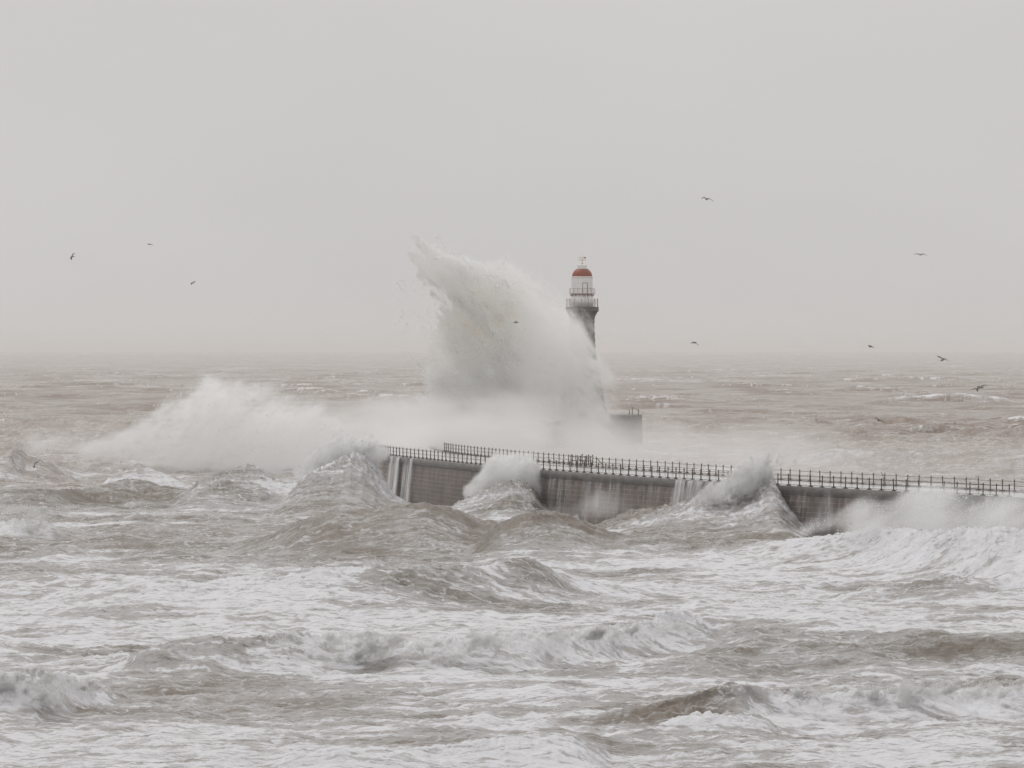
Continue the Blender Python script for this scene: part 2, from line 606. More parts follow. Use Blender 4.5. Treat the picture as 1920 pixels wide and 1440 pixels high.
# small left breaker
wave([(-120, 985, 1020), (0, 977, 1020), (50, 974, 1020), (90, 982, 1020), (130, 998, 1020), (190, None, 1020)], 3.5, 9, ww=((-150, 120, 0.95),), lump=0.3)
wave([(190, None, 1030), (250, 998, 1026), (300, 984, 1024), (345, 990, 1024), (420, 1002, 1026), (520, None, 1030)], 5, 8, foam=0.05, dark=0.3)
wave([(-60, 1022, 1050), (60, 1030, 1052), (180, 1030, 1052), (300, 1034, 1054), (420, None, 1056)], 5, 9, dark=0.3)
# ridges before the spray on the left
wave([(-80, 922, 958), (20, 917, 958), (90, 916, 958), (150, 917, 956), (200, 903, 955), (245, 897, 954), (290, 909, 954), (340, 922, 954), (430, 930, 954), (520, None, 954)], 9, 12, dark=0.4)
wave([(320, None, 958), (370, 906, 957), (420, 888, 956), (465, 876, 955), (490, 882, 955), (520, 902, 955), (600, 908, 955), (680, None, 955)], 10, 10, foam=0.12, lump=0.2)
wave([(-70, 870, 905), (-10, 858, 904), (28, 838, 903), (55, 850, 902), (90, 862, 902), (150, None, 902)], 8, 9, foam=0.03, lump=0.25)
wave([(170, None, 925), (215, 888, 922), (255, 870, 922), (300, 888, 922), (370, None, 922)], 6, 8, foam=0.03, lump=0.25)
# the sea running up the pier: at its far left end, in the middle, and at the right
wave([(520, None, 965), (560, 905, 965), (600, 880, 965), (630, 862, 964), (660, 850, 964), (684, 852, 963), (704, 872, 962), (722, 904, 961), (742, 932, 961), (780, None, 960)],
     16, 7, ww=((600, 760, 0.6),), foam=0.05, lump=0.65, pw=1.2)
wave([(800, None, 985), (845, 948, 985), (880, 932, 985), (915, 920, 985), (950, 908, 985), (980, 902, 984), (1000, 912, 984), (1018, 938, 983), (1040, 960, 983), (1080, None, 982)],
     12, 4, ww=((930, 1000, 0.3),), foam=-0.08, lump=0.6, pw=1.2)
wave([(1040, None, 1030), (1120, 985, 1030), (1190, 962, 1030), (1260, 945, 1030), (1320, 932, 1030), (1370, 934, 1030), (1405, 915, 1030), (1428, 886, 1030), (1446, 892, 1030), (1466, 925, 1030), (1490, 960, 1030), (1520, 990, 1030), (1560, None, 1030)],
     20, 5, ww=((1440, 1530, 0.5),), foam=-0.10, lump=0.5, pw=1.15)
wave([(1050, None, 985), (1085, 962, 984), (1130, 955, 984), (1180, 961, 984), (1240, None, 984)], 2.5, 4, ww=((1060, 1180, 0.9),), lump=0.25)

FOAM_Y = [657, 700, 760, 840, 900, 960, 1010, 1040, 1075, 1110, 1150, 1190, 1230, 1260, 1300, 1335, 1370, 1400, 1440, 1600]
FOAM_T = np.array([
    [.02] * 9,
    [.05] * 9,
    [.08] * 9,
    [.20, .22, .25, .2, .15, .15, .15, .15, .15],
    [.28, .32, .45, .55, .4, .45, .45, .3, .3],
    [.32, .28, .33, .42, .46, .42, .46, .5, .6],
    [.40, .22, .22, .25, .25, .35, .4, .6, .85],
    [.26, .22, .28, .25, .25, .32, .45, .6, .9],
    [.40, .48, .52, .42, .42, .6, .7, .8, .85],
    [.62, .70, .60, .55, .50, .70, .80, .75, .75],
    [.78, .78, .80, .70, .66, .66, .62, .75, .85],
    [.65, .66, .72, .80, .75, .60, .56, .70, .78],
    [.55, .36, .46, .70, .70, .50, .40, .36, .40],
    [.70, .48, .50, .80, .75, .65, .55, .50, .50],
    [.60, .42, .38, .38, .50, .62, .55, .52, .52],
    [.38, .32, .36, .40, .45, .50, .72, .70, .62],
    [.72, .66, .56, .46, .50, .56, .55, .52, .52],
    [.82, .80, .66, .62, .62, .58, .58, .56, .56],
    [.76, .72, .72, .80, .80, .62, .52, .52, .52],
    [.7] * 9], dtype=np.float32)


FOAM_T[4:] = FOAM_T[4:] * 0.95 + 0.055


def foam_base(u, Y):
    row = HZ + F * H / Y
    col = np.clip((u * F + 960) / 240.0, 0, 7.999)
    r = np.interp(row, FOAM_Y, np.arange(len(FOAM_Y)))
    r = np.clip(r, 0, len(FOAM_Y) - 1.001)
    i, j = r.astype(int), col.astype(int)
    a, b = r - i, col - j
    T = FOAM_T
    return (T[i, j] * (1 - b) + T[i, j + 1] * b) * (1 - a) + (T[i + 1, j] * (1 - b) + T[i + 1, j + 1] * b) * a


def spectrum():
    g = np.random.default_rng(21)
    out = []
    for lam0, cnt, amp in ((62, 5, 0.42), (36, 8, 0.30), (20, 12, 0.20), (11, 16, 0.115), (6.2, 18, 0.062), (3.4, 18, 0.032), (1.9, 16, 0.016), (1.15, 14, 0.009)):
        for _ in range(cnt):
            lam = lam0 * math.exp(g.normal(0, 0.18))
            th = math.radians(-100) + g.normal(0, 0.26 if lam > 15 else 0.46)      # running toward the shore
            out.append((lam, 2 * math.pi / lam * math.cos(th), 2 * math.pi / lam * math.sin(th), amp * math.exp(g.normal(0, 0.25)), g.uniform(0, 6.283)))
    return out


SPEC = spectrum()


def sea_fields(X, Y, step):
    """height, sideways shift, foam and white water on a set of points; step = the mesh's spacing there"""
    u = X / Y
    # how lively the open sea is: full behind the pier, calmer where the single waves are laid
    amp = 0.25 + 0.31 * sstep(600, 760, Y)
    amp = amp * (1 - 0.25 * sstep(2500, 6000, Y))
    h = np.zeros_like(X)
    dx = np.zeros_like(X)
    dy = np.zeros_like(X)
    grp = 1 + 0.35 * noise2(X, Y, 420.0, 3, 1.8)
    for lam, kx, ky, a, ph in SPEC:
        fade = np.clip((lam / np.maximum(step, 1e-3) - 2.5) / 3, 0, 1)
        A = a * amp * fade * grp
        if lam < 15: A = A * (0.85 + 0.4 * sstep(520, 700, Y))
        p = kx * X + ky * Y + ph
        s, c = np.sin(p), np.cos(p)
        h += A * c
        k = math.hypot(kx, ky)
        dx -= 0.75 * A * s * kx / k
        dy -= 0.75 * A * s * ky / k
    # whitecaps where the open sea is steepest
    open_ = sstep(590, 700, Y)
    cap = sstep(1.65, 2.5, h + 0.42 * noise2(X, Y, 60, 5, 1.4)) * open_
    fb = foam_base(u, Y)
    patch = noise2(X * 0.55, Y, 120, 11, 1.6)
    foam = np.minimum(fb + 0.15 * patch * np.minimum(1, 0.25 + 1.5 * fb), 0.66)
    foam = np.maximum(foam, 0.15 * (1 - sstep(590, 660, Y)) * (1 + 0.8 * noise2(X, Y, 80, 31, 1.8)))
    foam = np.maximum(foam, cap * 0.7)
    far = sstep(1200, 2600, Y)
    foam = foam + far * 0.16 * np.clip(noise2(X, Y * 0.18, 900, 41, 1.2), -0.6, 2.5)
    white = cap * sstep(0.3, 1.6, noise2(X, Y, 30, 8, 1.2) + 0.9) * 0.32
    nl = noise2(X, Y * 2.0, 24, 14, 2.1)
    nl = 0.9 - 1.25 * np.abs(nl)
    nl2 = noise2(X, Y * 2.4, 8, 15, 2.1)
    nl2 = 0.9 - 1.25 * np.abs(nl2)
    for w in WAVES:
        lo, hi = w['X'][0], w['X'][-1]
        sel = (X > lo) & (X < hi) & (Y > w['Y'].min() - 4 * w['wf'] - 4) & (Y < w['Y'].max() + 4 * w['wb'] + 4)
        if not sel.any(): continue
        x, y = X[sel], Y[sel]
        wob = noise2(x, y * 0.15, 90, 17, 2.9)
        Yc = np.interp(x, w['X'], w['Y']) + 0.9 * wob
        hh = np.interp(x, w['X'], w['h'])
        # soften the corners of the crest line
        span = (hi - lo) * 0.012
        hh = (hh + np.interp(x - span, w['X'], w['h']) + np.interp(x + span, w['X'], w['h'])) / 3
        d = y - Yc
        front = np.exp(-np.maximum(-d / w['wf'] * 1.35, 0) ** w['pw'])
        back = np.exp(-np.maximum(d / w['wb'], 0) ** 1.4)
        prof = np.where(d < 0, front, back)
        uu = x / y
        wmask = np.zeros_like(x)
        for a, b, s in w['ww']:
            e = 0.0045
            wmask = np.maximum(wmask, s * sstep(a - e, a + e * 2, uu) * (1 - sstep(b - e, b + e, uu)))
        dmask = np.zeros_like(x)
        for a, b, s in w['dk']:
            dmask = np.maximum(dmask, s * sstep(a - 0.002, a + 0.006, uu) * (1 - sstep(b - 0.011, b + 0.003, uu)))
        near0 = np.exp(-np.maximum(-d / w['wf'], 0) ** 2.2 * 0.55) * np.exp(-np.maximum(d / 1.6, 0) ** 2)
        hz = np.minimum(hh, 1.0)
        lump = w['lump'] * prof * hz * (0.25 + 0.9 * wmask) * (0.50 * nl[sel] + 0.22 * nl2[sel])
        h[sel] = h[sel] * (1 - 0.75 * prof * np.minimum(hh / 1.5, 1)) + hh * prof + lump
        dy[sel] -= w['lip'] * prof ** 5 * hz * (1 - 0.5 * wmask)
        edge = 0.5 * nl[sel] + 0.4 * nl2[sel]
        wt = wmask * sstep(0.30, 0.62, near0 + 0.16 * edge) * hz
        white[sel] = np.maximum(white[sel], wt)
        foam[sel] = foam[sel] + w['foam'] * prof * hz * 1.6 - w['dark'] * 0.45 * np.minimum(hh, 1) * prof * (d < 6)
        foam[sel] = foam[sel] * (1 - np.clip(dmask * near0 * 1.3 * hz, 0, 1)) + 0.12 * dmask * near0
        foam[sel] = np.maximum(foam[sel], wmask * near0 * 0.9)
        h[sel] += (0.03 + 0.05 * (w['lump'] > 0) * (w['wf'] > 9)) * prof ** 2 * np.minimum(hh, 2) * nl2[sel]
    ch = noise2(X, Y, 14, 23, 1.8) * 0.045 + noise2(X, Y, 47, 24, 1.8) * 0.09
    ch = ch * np.clip(3.0 / np.maximum(step, 0.4) / 3, 0, 1)
    h += ch
    return h, dx, dy, np.clip(foam, 0, 1.25), np.clip(white, 0, 1)


def build_sea():
    us = np.linspace(-0.108, 0.108, QC)
    out = 0.108 + np.geomspace(0.0006, 0.9, 46)
    us = np.concatenate([-out[::-1], us, out])
    y1 = np.exp(np.arange(math.log(165), math.log(1200), QR))
    y1 = np.concatenate([y1, np.exp(np.arange(math.log(1200) + QR, math.log(9000), 0.0022))])
    y2 = np.exp(np.arange(math.log(9000) + 0.002, math.log(60000), 0.012))
    ys = np.concatenate([y1, y2])
    U, Y = np.meshgrid(us, ys)
    X = U * Y
    step = np.maximum(np.gradient(ys)[:, None] * np.ones_like(U), np.abs(np.gradient(us))[None, :] * Y)
    shp = X.shape
    h, dx, dy, foam, white = sea_fields(X.ravel(), Y.ravel(), step.ravel())
    V = np.stack([X.ravel() + dx, Y.ravel() + dy, h], 1)
    nr, nc = shp
    idx = np.arange(nr * nc, dtype=np.int32).reshape(nr, nc)
    Q = np.stack([idx[:-1, :-1].ravel(), idx[:-1, 1:].ravel(), idx[1:, 1:].ravel(), idx[1:, :-1].ravel()], 1)
    o = mesh_np('sea', V, Q, M['sea'], smooth=True)
    silt = 0.25 + 0.75 * sstep(540, 680, Y.ravel())
    for nm, a in (('foam', foam), ('white', white), ('silt', silt)):
        at_ = o.data.attributes.new(nm, 'FLOAT', 'POINT')
        at_.data.foreach_set('value', a.astype(np.float32))
    tag(o, 'rough brown grey sea streaked with white foam and breaking waves', 'sea', kind='structure')


QC, QR = 1000, 0.0009
build_sea()


# ------------------------------------------------------------------ the pier
def build_pier():
    p = empty('stone_pier', (2.6, 512, 0), 'long wet stone pier with a masonry side wall, curving out toward the lighthouse', 'pier')
    n = len(near_l)
    # cumulative length
    s = [0.0]
    for i in range(1, n): s.append(s[-1] + (near_l[i] - near_l[i - 1]).length)

    def inward(i):
        a, b = near_l[max(i - 1, 0)], near_l[min(i + 1, n - 1)]
        d = (b - a).normalized()
        return Vector((d.y, -d.x, 0))          # toward the pier's middle (+x side)
    V, Q, UV = [], [], []
    zs = [-6, -2, 0, 1.5, 3, DECK - 0.72]
    for i in range(n):
        q = inward(i)
        for z in zs:
            off = 0.10 + (DECK - z) * 0.02 - (DECK - z) * 0.10      # battered face: its foot stands out
            v = near_l[i] + q * (off)
            V.append((v.x, v.y, z))
            UV.append((s[i], z))
    k = len(zs)
    for i in range(n - 1):
        for j in range(k - 1):
            Q.append((i * k + j, (i + 1) * k + j, (i + 1) * k + j + 1, i * k + j + 1))
    # far face, plain
    base = len(V)
    for i in range(n):
        for z in (-6, DECK - 0.72):
            V.append((far_l[i].x - 0.1, far_l[i].y, z))
            UV.append((s[i], z))
    for i in range(n - 1):
        a = base + i * 2
        Q.append((a, a + 1, a + 3, a + 2))
    o = mesh_np('side_wall', V, Q, M['wall'], p)
    uvl = o.data.uv_layers.new(name='UVMap')
    li = np.zeros(len(o.data.loops), dtype=np.int32)
    o.data.loops.foreach_get('vertex_index', li)
    uvl.data.foreach_set('uv', np.array(UV, dtype=np.float32)[li].ravel())
    # coping course: a solid band along both edges, its top is the deck's edge
    V, Q = [], []
    for side in (0, 1):
        b0 = len(V)
        L_ = near_l if side == 0 else far_l
        for i in range(n):
            q = inward(i) * (1 if side == 0 else -1)
            o_, i_ = L_[i] - q * 0.06, L_[i] + q * 0.75
            for pt, z in ((o_, DECK - 0.74), (o_, DECK - 0.05), (L_[i] - q * 0.01, DECK), (i_, DECK), (i_, DECK - 0.74)):
                V.append((pt.x, pt.y, z))
        for i in range(n - 1):
            for j in range(5):
                a, c = b0 + i * 5 + j, b0 + i * 5 + (j + 1) % 5
                f = (a, a + 5, c + 5, c)
                Q.append(f if side == 0 else f[::-1])
    mesh_np('coping', V, Q, M['coping'], p)
    V, Q = [], []
    for i in range(n):
        q = inward(i)
        a, b = near_l[i] + q * 0.752, far_l[i] - q * 0.752
        for t, z in ((0, DECK - 0.02), (0.25, DECK + 0.015), (0.5, DECK + 0.03), (0.75, DECK + 0.015), (1, DECK - 0.02)):
            v = a.lerp(b, t)
            V.append((v.x, v.y, z))
    for i in range(n - 1):
        for j in range(4):
            Q.append((i * 5 + j, i * 5 + j + 1, (i + 1) * 5 + j + 1, (i + 1) * 5 + j))
    mesh_np('deck', V, Q, M['deck'], p)
    # round head under the lighthouse
    bm = bmesh.new()
    add_lathe(bm, [(10.9, -6), (10.75, 3), (10.6, 4.6), (10.72, 4.65), (10.72, 5.35), (10.6, 5.42), (4.0, 5.46)], (LX, LY), 64)
    obj('pier_head', bm, M['granite'], p)


LX, LY = 12.5, 912.0
build_pier()


def walk(line, spacing, start, stop):
    """points every `spacing` metres along a polyline between two distances, with direction"""
    out, d, i = [], start, 0
    acc = [0.0]
    for k in range(1, len(line)): acc.append(acc[-1] + (line[k] - line[k - 1]).length)
    while d < min(stop, acc[-1]):
        while acc[i + 1] < d: i += 1
        t = (d - acc[i]) / (acc[i + 1] - acc[i])
        out.append((line[i].lerp(line[i + 1], t), (line[i + 1] - line[i]).normalized()))
        d += spacing
    return out


def post_mesh():
    bm = bmesh.new()
    # flared foot, shaft, collar and ball finial
    add_lathe(bm, [(0.16, 0.0), (0.16, 0.05), (0.085, 0.12), (0.052, 0.2), (0.045, 0.86), (0.075, 0.88), (0.075, 0.92), (0.045, 0.94), (0.06, 0.98), (0.05, 1.03), (0.012, 1.06)], (0, 0), 10)
    add_box(bm, (0, 0, 0.03), (0.62, 0.20, 0.055))
    me = bpy.data.meshes.new('post')
    bm.normal_update()
    bm.to_mesh(me)
    bm.free()
    return me


def railing(line, inset, side, label, mat, start, stop, spacing, skip=(), stub=(), rails=(0.88, 0.50, 0.12)):
    pts = walk(line, spacing, start, stop)
    loc = pts[0][0].copy()
    loc.z = DECK
    r = empty('pier_railing', loc, label, 'railing', 'railings along the two edges of the pier')
    me = post_mesh()
    me.materials.append(mat)
    P = []
    for i, (p, d) in enumerate(pts):
        q = Vector((d.y, -d.x, 0)) * side * inset
        P.append(Vector((p.x + q.x, p.y + q.y, DECK)))
        if i in skip: continue
        o = bpy.data.objects.new('post', me)
        COL.objects.link(o)
        o.parent = r
        o.location = P[-1] - loc
        o.rotation_euler = (random.gauss(0, 0.02), random.gauss(0, 0.025), math.atan2(d.y, d.x))
        if i in stub:
            o.name = 'broken_post'
            o.scale = (1.6, 1.6, 0.28)
            o['label'] = 'broken post snapped off near its foot'
    for z in rails:
        bm = bmesh.new()
        runs, cur = [], []
        for i, v in enumerate(P):
            if i in stub and z < 0.8:
                if len(cur) > 1: runs.append(cur)
                cur = []
                continue
            cur.append(v + Vector((0, 0, z)))
        runs.append(cur)
        for run in runs:
            if len(run) > 1: add_tube(bm, run, 0.022, 6)
        obj('top_rail' if z > 0.8 else ('mid_rail' if z > 0.3 else 'foot_rail'), bm, mat, r, True)
    return r, P


nr_, NP = railing(near_l, 0.30, 1, 'dark iron railing along the near edge of the pier, one post broken off short', M['iron'], 90.0, 300.0, 2.12, stub=())
fr_, FP = railing(far_l, 0.30, -1, 'thinner rusty railing along the far edge of the pier, paler through the spray', M['iron_far'], 90.0, 276.0, 2.12)
# the post of the near row that stands nearest to image column 1546 is broken
for o in list(nr_.children):
    if o.name.startswith('post'):
        w = o.location + nr_.location
        px = 960 + F * w.x / w.y
        if abs(px - 1551) < 8.5:
            o.name = 'broken_post'
            o.scale = (1.7, 1.7, 0.34)
            o['label'] = 'broken post snapped off near its foot'
            break

# the caged landing stair on the far edge
def stair_cage():
    c = Vector((7.3, 529.0, DECK))
    t = empty('landing_stair_railing', c, 'cluster of crossed rusty rails round the landing steps at the far edge', 'stair rail')
    L = []
    for i, (a, b) in enumerate(((-1.55, 0.2), (-0.75, -1.2), (0.0, 1.2), (0.45, -1.6), (0.85, 0.6), (1.35, -0.4))):
        bm = bmesh.new()
        v = c + Vector((a * 0.75, b * 2.2, 0))
        add_tube(bm, [v, v + Vector((random.uniform(-.05, .05), 0, 1.05))], [0.06, 0.05], 8)
        add_lathe(bm, [(0.12, DECK), (0.12, DECK + 0.05), (0.06, DECK + 0.14)], (v.x, v.y), 8)
        add_lathe(bm, [(0.05, DECK + 1.03), (0.085, DECK + 1.07), (0.05, DECK + 1.13), (0.01, DECK + 1.16)], (v.x, v.y), 8)
        obj('post', bm, M['iron_far'], t, True)
        L.append(v)
    for z in (0.95, 0.55, 0.2):
        bm = bmesh.new()
        add_tube(bm, [v + Vector((0, 0, z)) for v in L], 0.03, 6)
        obj('rail', bm, M['iron_far'], t, True)
    bm = bmesh.new()
    add_tube(bm, [L[1] + Vector((0, 0, 0.9)), L[2] + Vector((0, 0, 0.35)), L[4] + Vector((0, 0, 0.75))], 0.04, 6)
    add_tube(bm, [L[5] + Vector((0.5, 0, 0.75)), L[5] + Vector((0.9, 0, 0.25)), L[5] + Vector((1.1, 0, 0.1))], 0.05, 6)
    obj('bent_rail', bm, M['iron_far'], t, True)


stair_cage()


def bent_rod():
    # the kinked stanchion leaning over the far rail
    p = at(1656, 917, 452.0)
    p.z = DECK
    t = empty('bent_stanchion', p, 'thin bent stanchion leaning over the far railing near the broken post', 'stanchion')
    bm = bmesh.new()
    add_tube(bm, [p, p + Vector((0.02, 0, 0.75)), p + Vector((-0.12, 0, 1.0)), p + Vector((-0.15, 0, 1.16))], 0.03, 6)
    add_tube(bm, [p + Vector((-0.1, 0, 0.96)), p + Vector((0.16, 0.1, 0.92)), p + Vector((0.10, 0.1, 0.55))], 0.025, 6)
    obj('bent_rod', bm, M['iron_far'], t, True)
    bm = bmesh.new()
    add_lathe(bm, [(0.14, DECK), (0.14, DECK + 0.05), (0.05, DECK + 0.12)], (p.x, p.y), 8)
    obj('foot', bm, M['iron_far'], t)


bent_rod()


# ------------------------------------------------------------------ the lighthouse
def build_lighthouse():
    SP = F / LY                      # pixels of the photo per metre here

    def Z(py): return H - (py - HZ) / SP

    def W(px): return px / SP
    c = (LX, LY)
    base = 5.46
    t = empty('lighthouse', (LX, LY, base), 'grey granite lighthouse with white lantern and red dome, half hidden by spray', 'lighthouse')
    bm = bmesh.new()
    prof = [(W(47), base), (W(46.5), Z(772)), (W(43), Z(757)), (W(37.5), Z(730)), (W(32.5), Z(705)), (W(28), Z(680)), (W(25), Z(655)), (W(23.4), Z(630)), (W(22.5), Z(600))]
    add_lathe(bm, prof, c, 64)
    tw = obj('tower', bm, M['granite'], t, True)
    # dressed courses stand a few millimetres proud
    bm = bmesh.new()
    zz = Z(768)
    i = 0
    while zz < Z(604):
        zi = zz
        r0 = np.interp(zi, [q[1] for q in prof], [q[0] for q in prof])
        r1 = np.interp(zi + 0.55, [q[1] for q in prof], [q[0] for q in prof])
        add_lathe(bm, [(r0 + 0.03, zi), (r0 + 0.07, zi + 0.03), (r1 + 0.07, zi + 0.52), (r1 + 0.03, zi + 0.55)], c, 64, False)
        zz += 1.1
        i += 1
    obj('stone_band', bm, M['granite'], t)
    bm = bmesh.new()
    add_lathe(bm, [(W(22.6), Z(601)), (W(23.6), Z(598)), (W(23.8), Z(596)), (W(25), Z(592)), (W(27.5), Z(588)), (W(27.8), Z(586.5)), (W(30.6), Z(583.5)), (W(31), Z(583)), (W(31), Z(576.5)), (W(30.6), Z(575.6)), (W(10), Z(575.2))], c, 64)
    obj('gallery', bm, M['granite'], t)
    # gallery rail
    g = bmesh.new()
    for r_, z0, z1 in ():
        pass

    def ring(bm, r, z, tr):
        add_tube(bm, [(LX + r * math.cos(a), LY + r * math.sin(a), z) for a in np.linspace(0, 2 * math.pi, 49)[:-1]], tr, 6, True)
    for py in (562.5, 566.2, 569.8):
        ring(g, W(29.6), Z(py), 0.022)
    gr = obj('gallery_rail', g, M['rust'], t, True)
    for k in range(14):
        a = 2 * math.pi * (k + 0.35) / 14
        bm = bmesh.new()
        x, y = LX + W(29.6) * math.cos(a), LY + W(29.6) * math.sin(a)
        add_tube(bm, [(x, y, Z(575.6)), (x, y, Z(561.2))], [0.055, 0.045], 8)
        add_lathe(bm, [(0.05, Z(561.2)), (0.10, Z(560.6)), (0.02, Z(559.8))], (x, y), 8)
        obj('post', bm, M['rust'], gr, True)
    # lower white drum, mid balcony, lantern
    bm = bmesh.new()
    add_lathe(bm, [(W(20.6), Z(575.2)), (W(20.6), Z(552)), (W(19.5), Z(551.9))], c, 64)
    obj('lantern_base', bm, M['white'], t, True)
    bm = bmesh.new()
    add_lathe(bm, [(W(20.65), Z(552.2)), (W(21.6), Z(551.9)), (W(24.2), Z(551.5)), (W(24.2), Z(550.5)), (W(20), Z(550.2))], c, 64)
    bal = obj('balcony', bm, M['rust'], t)
    for k in range(16):
        a = 2 * math.pi * (k + 0.4) / 16
        bm = bmesh.new()
        x, y = LX + W(21.3) * math.cos(a), LY + W(21.3) * math.sin(a)
        add_box(bm, (x, y, Z(554.2)), (0.22, 0.07, 0.22), a)
        obj('bracket', bm, M['rust'], bal)
    g = bmesh.new()
    ring(g, W(23.9), Z(541.2), 0.028)
    br_ = obj('balcony_rail', g, M['rust'], t, True)
    for k in range(16):
        a = 2 * math.pi * (k + 0.1) / 16
        bm = bmesh.new()
        x, y = LX + W(23.9) * math.cos(a), LY + W(23.9) * math.sin(a)
        add_tube(bm, [(x, y, Z(550.4)), (x, y, Z(541.0))], 0.026, 6)
        obj('post', bm, M['rust'], br_, True)
    bm = bmesh.new()
    add_lathe(bm, [(W(19.8), Z(550.2)), (W(19.8), Z(520.5)), (W(21.2), Z(520.2)), (W(21.4), Z(519.4)), (W(20.9), Z(518.8)), (W(18.8), Z(518.6))], c, 64)
    lan = obj('lantern', bm, M['white'], t)
    bm = bmesh.new()
    for k in range(14):
        a = 2 * math.pi * (k + 0.5) / 14
        x, y = LX + W(19.85) * math.cos(a), LY + W(19.85) * math.sin(a)
        add_tube(bm, [(x, y, Z(549)), (x, y, Z(521))], 0.03, 6)
    ring(bm, W(19.85), Z(531), 0.025)
    obj('panel_frame', bm, M['panel_line'], lan, True)
    # the door panel on the front right
    bm = bmesh.new()
    for a in (-1.55, -1.05):
        x, y = LX + W(20.0) * math.cos(a), LY + W(20.0) * math.sin(a)
        add_tube(bm, [(x, y, Z(550)), (x, y, Z(530.5))], 0.06, 6)
    add_tube(bm, [(LX + W(20.0) * math.cos(a), LY + W(20.0) * math.sin(a), Z(530.5)) for a in np.linspace(-1.55, -1.05, 7)], 0.06, 6)
    obj('door_frame', bm, M['rust'], lan, True)
    # rust runs hanging under the balcony door
    bm = bmesh.new()
    for a, l in ((-1.5, 5), (-1.32, 13), (-1.08, 9)):
        x, y = LX + W(20.7) * math.cos(a), LY + W(20.7) * math.sin(a)
        add_tube(bm, [(x, y, Z(553)), (x, y, Z(553 + l))], [0.06, 0.02], 6)
    obj('rust_run', bm, M['rust'], t, True)
    bm = bmesh.new()
    dp = []
    for k in range(11):
        f = k / 10
        ang = f * 1.05
        dp.append((W(19.0) * math.cos(ang) ** 0.92, Z(518.5) + (Z(504.2) - Z(518.5)) * math.sin(ang) / math.sin(1.05)))
    dp = [(W(19.4), Z(518.9))] + dp + [(W(8.0), Z(503.9))]
    add_lathe(bm, dp, c, 64)
    dm = obj('dome', bm, M['dome'], t, True)
    bm = bmesh.new()
    ring(bm, W(11.2), Z(504.8), 0.07)
    obj('collar', bm, M['rust'], dm, True)
    bm = bmesh.new()
    add_lathe(bm, [(W(8.6), Z(504.3)), (W(8.6), Z(498.6)), (W(9.3), Z(498.5)), (W(9.3), Z(497.2)), (W(8.4), Z(496.9)), (W(2), Z(496.2))], c, 48)
    obj('vent', bm, M['white'], t)
    # weather vane: mast, four arms with letters' knobs, arrow with a broad tail
    bm = bmesh.new()
    add_lathe(bm, [(0.10, Z(496.3)), (0.11, Z(493.6)), (0.05, Z(493))], c, 10)
    add_tube(bm, [(LX, LY, Z(494)), (LX, LY, Z(477.5))], [0.04, 0.02], 8)
    va = obj('weather_vane', bm, M['gold'], t, True)
    bm = bmesh.new()
    rot = 0.35
    for k in range(4):
        a = rot + k * math.pi / 2
        d = Vector((math.cos(a), math.sin(a), 0))
        o_ = Vector((LX, LY, Z(487.5)))
        add_tube(bm, [o_, o_ + d * 0.66], 0.025, 6)
        add_box(bm, o_ + d * 0.64, (0.10, 0.10, 0.12), a)
        add_box(bm, o_ + d * 0.36, (0.09, 0.09, 0.09), a)
    obj('compass_arms', bm, M['gold'], va)
    bm = bmesh.new()
    o_ = Vector((LX, LY, Z(483.3)))
    add_tube(bm, [o_ + Vector((-0.55, 0, 0)), o_ + Vector((0.3, 0, 0))], 0.025, 6)
    add_lathe(bm, [(0.01, Z(484.4)), (0.07, Z(483.8)), (0.07, Z(482.8)), (0.01, Z(482.2))], (LX - 0.5, LY), 8)
    # flag shaped tail
    ff = [bm.verts.new((LX + x, LY + y, o_.z + z)) for y in (-0.02, 0.02) for x, z in ((0.24, 0.05), (0.42, 0.15), (0.68, 0.14), (0.62, 0.0), (0.66, -0.15), (0.40, -0.16), (0.24, -0.05))]
    bm.faces.new(ff[:7][::-1])
    bm.faces.new(ff[7:])
    for k in range(7):
        bm.faces.new((ff[k], ff[(k + 1) % 7], ff[7 + (k + 1) % 7], ff[7 + k]))
    obj('arrow', bm, M['gold'], va)


build_lighthouse()


def head_rail():
    t = empty('broken_railing', (LX + 9.4, LY - 2, 5.42), 'broken leaning rail posts on the edge of the round pier head', 'railing')
    ps = []
    for px, top in ((1180, 769), (1185.5, 763.5), (1197, 767.5)):
        v = at(px, 778, LY - 3.5)
        bm = bmesh.new()
        z1 = H - (top - HZ) * (LY - 3.5) / F
        add_tube(bm, [(v.x, v.y, 5.38), (v.x + random.uniform(-.05, .05), v.y, z1)], [0.09, 0.07], 8)
        add_lathe(bm, [(0.07, z1 - 0.05), (0.12, z1), (0.03, z1 + 0.1)], (v.x, v.y), 8)
        obj('post', bm, M['iron_far'], t, True)
        ps.append(Vector((v.x, v.y, z1)))
    bm = bmesh.new()
    add_tube(bm, [ps[1] + Vector((0, 0, -.1)), ps[2] + Vector((0, 0, -.15)), ps[2] + Vector((1.1, 0.6, -0.7))], 0.035, 6)
    obj('bent_rail', bm, M['iron_far'], t, True)


head_rail()


# ------------------------------------------------------------------ gulls
def gull_material():
    m = bpy.data.materials.new('gull_feathers')
    m.use_nodes = True
    nt = m.node_tree
    N, L = nt.nodes, nt.links
    b = N['Principled BSDF']
    b.inputs['Roughness'].default_value = 0.8
    a = N.new('ShaderNodeAttribute')
    a.attribute_name = 'plumage'
    r = N.new('ShaderNodeValToRGB')
    r.color_ramp.elements[0].color = (.62, .61, .60, 1)
    r.color_ramp.elements[1].color = (.02, .018, .016, 1)
    e = r.color_ramp.elements.new(0.45)
    e.color = (.20, .19, .18, 1)
    L.new(a.outputs['Fac'], r.inputs[0])
    L.new(r.outputs[0], b.inputs['Base Color'])
    return m


M['gull'] = gull_material()


